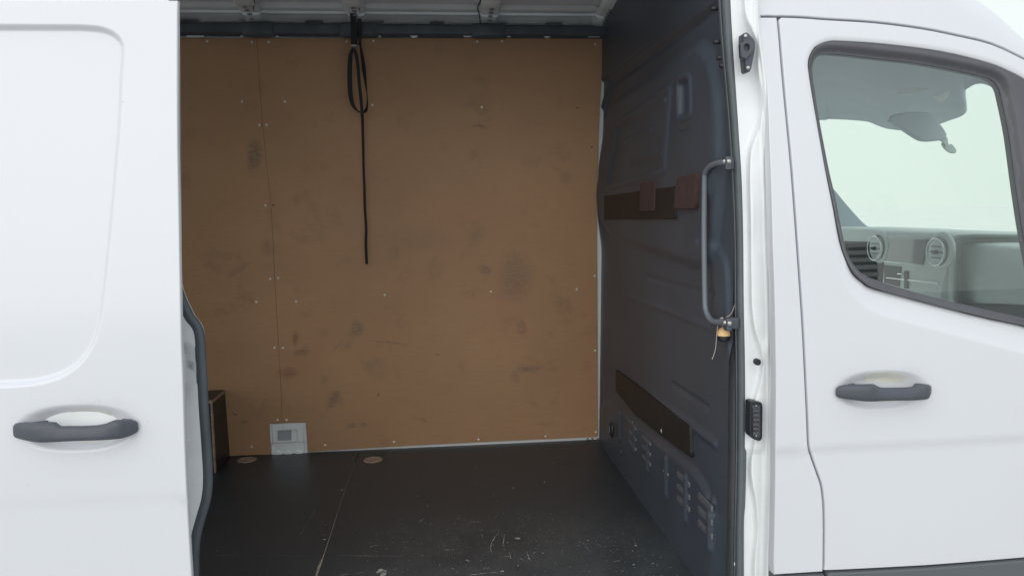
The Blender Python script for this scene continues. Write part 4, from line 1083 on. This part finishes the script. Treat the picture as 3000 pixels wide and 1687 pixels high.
# ball on a cord
yb2 = 1.885
def cc(P): return [(1700+a/2.635, 600+b/2.635) for a, b in P]
bc = on_y(*cc([(1106, 1006)])[0], yb2)
CH = tag(empty('hanging_ball', tuple(bc)), 'small orange and black ball tied by pale cord to the foot of the grab handle', 'charm')
def lathe(prof_, seg=24):
    V = []; Fc = []
    for r_, z in prof_:
        for k in range(seg):
            a = 2*math.pi*k/seg; V.append((r_*math.cos(a), r_*math.sin(a), z))
    for i in range(len(prof_)-1):
        for k in range(seg): Fc.append((i*seg+k, i*seg+(k+1) % seg, (i+1)*seg+(k+1) % seg, (i+1)*seg+k))
    return V, Fc
R_ = .0168
top = [(R_*math.sin(a), R_*1.28*math.cos(a)) for a in np.linspace(.02, math.pi/2, 10)]+[(R_*.98, -.001)]
V, Fc = lathe(top); link('orange_cap', mesh('orange_cap', V, Fc), ORNG, CH)
bt = [(R_*.99, -.0008), (R_*1.0, -.002), (R_*.9, -.0035), (R_*.92, -.005), (R_*.92, -.009), (R_*.80, -.013), (R_*.55, -.0155), (.001, -.0165)]
V, Fc = lathe(bt); link('black_base', mesh('black_base', V, Fc), mat('glossy_black_plastic', (.015, .02, .022), .12), CH)
def cord(P, yf, r_=.0013):
    Q = crom([on_y(u, v, yf(i/(len(P)-1))) for i, (u, v) in enumerate(cc(P))], k=6)-np.array(bc)
    V, Fc = tube(Q, r_, seg=6, up=(0, 1, 0)); me = mesh('cord', V, Fc); fix(me); link('cord', me, CORD, CH)
cord([(1197, 740), (1187, 790), (1165, 840), (1130, 868), (1098, 877)], lambda t: 1.875)
cord([(1112, 955), (1116, 915), (1110, 885), (1096, 876)], lambda t: yb2-.006)
cord([(1098, 940), (1102, 910), (1098, 885), (1088, 874), (1078, 882)], lambda t: 1.87)
cord([(1062, 932), (1056, 970), (1050, 1040), (1044, 1110), (1030, 1160), (1017, 1192)], lambda t: 1.88, .0010)
kp = on_y(*cc([(1094, 877)])[0], 1.872)-np.array(bc)
V, Fc = lathe([(.0003, .0035), (.003, .002), (.0036, 0), (.003, -.002), (.0003, -.0035)], 10); link('knot', mesh('knot', V, Fc), CORD, CH, loc=kp)

# ------------------------------------------------------------------ cab interior seen through the window
hb = [(2330, 350, 3.1), (2419, 348, 3.1), (2431, 345.5, 3.1), (2491, 348, 3.08), (2543, 353, 3.0), (2567, 362, 2.95), (2595, 372, 2.9), (2620, 376, 2.85), (2647, 378, 2.8), (2700, 372, 2.75), (2755, 359, 2.65), (2785, 349, 2.55),
      (2812, 340, 2.45), (2826, 331, 2.4), (2828, 322, 2.38), (2823, 298, 2.35), (2821, 276, 2.3), (2830, 261, 2.25), (2850, 248, 2.2), (2872, 243, 2.15), (2895, 247, 2.1), (2919, 261, 2.05), (2940, 280, 2.02), (2958, 305, 2.0), (3010, 420, 1.98), (3060, 600, 1.95)]
nb_ = [(2330+ (3150-2330)*i/(len(hb)-1), 90+max(0, i-12)*9.0) for i in range(len(hb))]
rows = []
hbs = np.array([on_y(u, v, y) for u, v, y in hb]); nbs = np.array([on_s(u, v, lambda x, z: Yskin(x, z)+.06) for u, v in nb_])
k_ = 3; hbS = crom(hbs, k=k_); nbS = crom(nbs, k=k_)
for t in np.linspace(0, 1, 12):
    rows.append(nbS*(1-t)+hbS*t+np.array([0, 0, .015])*math.sin(math.pi*t))
HL = grid_obj('headliner', np.array(rows), HEAD, VAN, solid=.012)
def slab(name, P, y, t, mt, parent, r=.006, lean=0):
    Q = ccw(np.array([on_y(u, v, y)[[0, 2]] for u, v in P])); zc = Q[:, 1].mean()
    return panel(name, dens(Q, .015), smap(lambda x, z: y+lean*(np.asarray(z)-zc)), mt, parent, grid=.03, t=t, r=r, back=True)
def c9(P): return [(2250+a/2.899, b/2.899) for a, b in P]
VIS = mat('grey_visor_vinyl', (.50, .56, .60), .7, bump=(600, .3, .0005))
slab('sun_visor', crom(c9([(1030, 995), (1140, 960), (1280, 950), (1400, 965), (1450, 1030), (1500, 1095), (1526, 1145), (1522, 1170), (1480, 1190), (1400, 1200), (1340, 1199), (1280, 1180), (1150, 1095), (1060, 1035)]), True, 3), 2.3, .02, VIS, HL)
slab('visor_label', c9([(1075, 798), (1210, 742), (1378, 752), (1215, 806)]), 2.25, .002, mat('pale_visor_label', (.85, .88, .84), .8), HL, r=.0005)
slab('visor_label', c9([(1400, 820), (1480, 795), (1552, 768), (1520, 842), (1470, 870)]), 2.25, .002, bpy.data.materials['pale_visor_label'], HL, r=.0005)
slab('mirror_arm', c9([(1455, 1190), (1525, 1168), (1530, 1205), (1540, 1242), (1510, 1242), (1490, 1208)]), 2.31, .006, mat('pale_clear_plastic', (.55, .62, .6), .3), HL, r=.001)
slab('small_mirror', crom(c9([(1480, 1215), (1500, 1222), (1512, 1244), (1540, 1240), (1560, 1225), (1590, 1255), (1603, 1285), (1590, 1303), (1555, 1300), (1515, 1275), (1490, 1245)]), True, 3), 2.315, .006, DASH, HL, r=.0015)

# windscreen: curved pane from the header down to the scuttle
rows = []
for t in np.linspace(-.08, 1, 12):
    row = []
    for y in np.linspace(1.90, 3.46, 24):
        c = 1-((y-2.7)/.75)**2
        row.append((1.86+.62*t+.20*c-.55*(max(0, y-2.7)/.75)**8, y, 2.16-.78*t-.03*(1-c)))
    rows.append(row)
grid_obj('windscreen', np.array(rows), GLASS2, VAN)
# far A pillar and far door lining
far = [(2395, 430), (2430, 530), (2457, 569), (2491, 610), (2526, 648), (2550, 666), (2600, 684), (2700, 700), (2850, 720), (2850, 1300), (2300, 1300), (2300, 330)]
slab('far_door_lining', crom(far[:9], k=3).tolist()+far[9:], 3.36, .04, mat('blue_grey_door_lining', (.26, .34, .39), .6, vary=(4, .08)), VAN)

# dashboard: lip line then a face falling away below it
XD = 1.62
lipc = crom([(2400, 668), (2500, 672), (2550, 674), (2580, 677), (2647, 680), (2720, 683), (2767, 685.5), (2788, 691.5), (2809, 707), (2836, 714), (2905, 718), (3000, 728), (3050, 734), (3100, 741)], k=4)
rows = []
def xdash(u): return XD+.10*sst((u-2785)/30)-.0*u
for (dn, dxx, up_) in [(0, .55, -.02), (0, .30, .0), (0, .08, .004), (0, .02, .003), (0, .005, 0), (0, 0, -.006), (0, .0, -.03), (0, .0, -.06), (0, .002, -.10), (0, .006, -.14), (0, .012, -.20), (0, .05, -.27), (0, .09, -.34), (0, .12, -.6)]:
    row = []
    for u, v in lipc:
        x = xdash(u); p = on_x(u, v, x)
        bul = .05*sst((u-2800)/120)*math.sin(math.pi*min(1, max(0, -up_/.3)))
        row.append((x+dxx-bul, p[1]*1.0, p[2]+up_))
    rows.append(row)
DB = grid_obj('dashboard', np.array(rows), DASH, VAN)
# darker glove compartment below
rows = []
for up_, dx_ in ((0, -.004), (-.01, -.012), (-.3, .02)):
    rows.append([(on_x(u, 892+(u-2850)*.004, XD+.07+dx_)+np.array([0, 0, up_])) for u in np.linspace(2790, 3095, 14)])
grid_obj('glove_compartment', np.array(rows), DASH_D, DB, solid=.01)
def dpx(P, l): return px_x(P, XD-l)
def dplate(name, P, l, t, mt, r=.002, par=DB):
    return panel(name, dens(ccw(dpx(P, l)), .02), xmap(XD-l), mt, par, grid=.02, t=t, r=r)
def c6(P): return [(2250+a/2.899, 500+b/2.899) for a, b in P]
STK = mat('grey_console_plastic', (.48, .55, .52), .35, coat=.3, vary=(6, .06))
dplate('centre_console', c6([(970, 545), (1350, 560), (1500, 560), (1530, 640), (1510, 860), (1460, 1100), (960, 1100), (985, 800)]), .006, .02, STK)
dplate('reflection_backing', [(2430, 706), (2572, 708), (2588, 728), (2590, 960), (2430, 960)], .003, .01, mat('reflection_backing_black', (.016, .02, .02), .7))  # dark plate added for the dark driver's side, so the mirrored office shows
dplate('display', c6([(1040, 570), (1355, 581), (1300, 800), (1000, 770)]), .014, .012, SCREEN, .002)
dplate('chrome_trim', c6([(970, 767), (1300, 796), (1300, 801), (970, 772)]), .011, .006, CHROME, .0005)
dplate('chrome_trim', c6([(1000, 906), (1440, 950), (1440, 965), (1200, 935), (1000, 912)]), .011, .006, CHROME, .0005)
dplate('dark_switch_panel', c6([(985, 800), (1130, 815), (1110, 985), (985, 950)]), .009, .006, DASH_D, .001)
dplate('switch', c6([(1155, 850), (1182, 852), (1180, 1000), (1155, 1000)]), .012, .006, DASH_D, .001)
dplate('bright_switch', c6([(1097, 872), (1138, 872), (1132, 882), (1093, 880)]), .016, .006, CHROME, .0006)
for cx_, cy_ in ((910, 660), (1428, 692)):
    c = on_x(*c6([(cx_, cy_)])[0], XD-.02); r_ = .044
    P = [(XD-.024, c[1]+r_*math.cos(a), c[2]+r_*math.sin(a)) for a in np.linspace(0, 2*math.pi, 36, endpoint=False)]
    vv_ = tube_obj('air_vent', P, .0019, CHROME, DB, closed=True, seg=8, up=(1, 0, 0))
    P = [(XD-.004, c[1]+(r_+.006)*math.cos(a)-.006, c[2]+(r_+.006)*math.sin(a)+.006) for a in np.linspace(0, 2*math.pi, 36, endpoint=False)]
    tube_obj('vent_shroud', P, .010, DASH, vv_, closed=True, seg=8, up=(1, 0, 0))
    V, Fc = dome(r_-.002, .004, 28, 3); V = [(y, x, z) for x, y, z in V]
    link('vent_disc', mesh('vent_disc', V, Fc), STK, vv_, loc=(XD-.016, c[1], c[2]))
    for k in (-1, 0, 1):
        box_obj('vent_slat', (XD-.024, XD-.018, c[1]-.030+abs(k)*.008, c[1]+.030-abs(k)*.008, c[2]+k*.018-.0012, c[2]+k*.018+.0012), DASH_D, vv_, 0)
    box_obj('vent_knob', (XD-.032, XD-.018, c[1]-.009, c[1]+.009, c[2]-.006, c[2]+.006), SEALG, vv_, .002, 2)

# ------------------------------------------------------------------ office block across the yard behind the viewer (mirrored in the door glass)
def office():
    wht = mat('white_facade_band', (.78, .80, .79), .7, vary=(.4, .05)); dk = mat('dark_strip_window', (.03, .045, .045), .15)
    B = tag(empty('office_block', (OBX0, OBY, 0)), 'white office block with dark ribbon windows across the yard, mirrored in the front door glass', 'building')
    w = OBX1-OBX0; fl_ = 3.3; n = OBN
    V, Fc = boxg(0, w, -14, -.6, 0, n*fl_+1.0); link('wall', mesh('wall', V, Fc), wht, B, smooth=False)
    bme = None; wme = None; gme = None
    for k in range(n+1):
        if bme is None:
            V, Fc = boxg(-.2, w+.2, -.59, 0, -.9, .9); bme = mesh('balcony_band', V, Fc); bme.materials.append(wht)
        link('balcony_band', bme, None, B, smooth=False, loc=(0, 0, k*fl_+.5))
    V, Fc = boxg(.3, w-.3, -.60, -.45, 0, fl_-1.82); wme = mesh('window_strip', V, Fc); wme.materials.append(dk)
    V, Fc = boxg(-.12, .12, -.45, -.2, 0, fl_-1.82); pme = mesh('pier', V, Fc); pme.materials.append(wht)
    for k in range(n):
        s = link('window_strip', wme, None, B, smooth=False, loc=(0, 0, k*fl_+1.41))
        for j in range(1, int(w//6)): link('pier', pme, None, s, smooth=False, loc=(j*6+random.uniform(-1, 1), 0, 0))
    V, Fc = boxg(w*.3, w*.5, -9, -4, n*fl_+1.0, n*fl_+3.2); link('roof_plant', mesh('roof_plant', V, Fc), wht, B, smooth=False)
OBX0, OBX1, OBY, OBN = 66., 124.3, -200., 7
office()
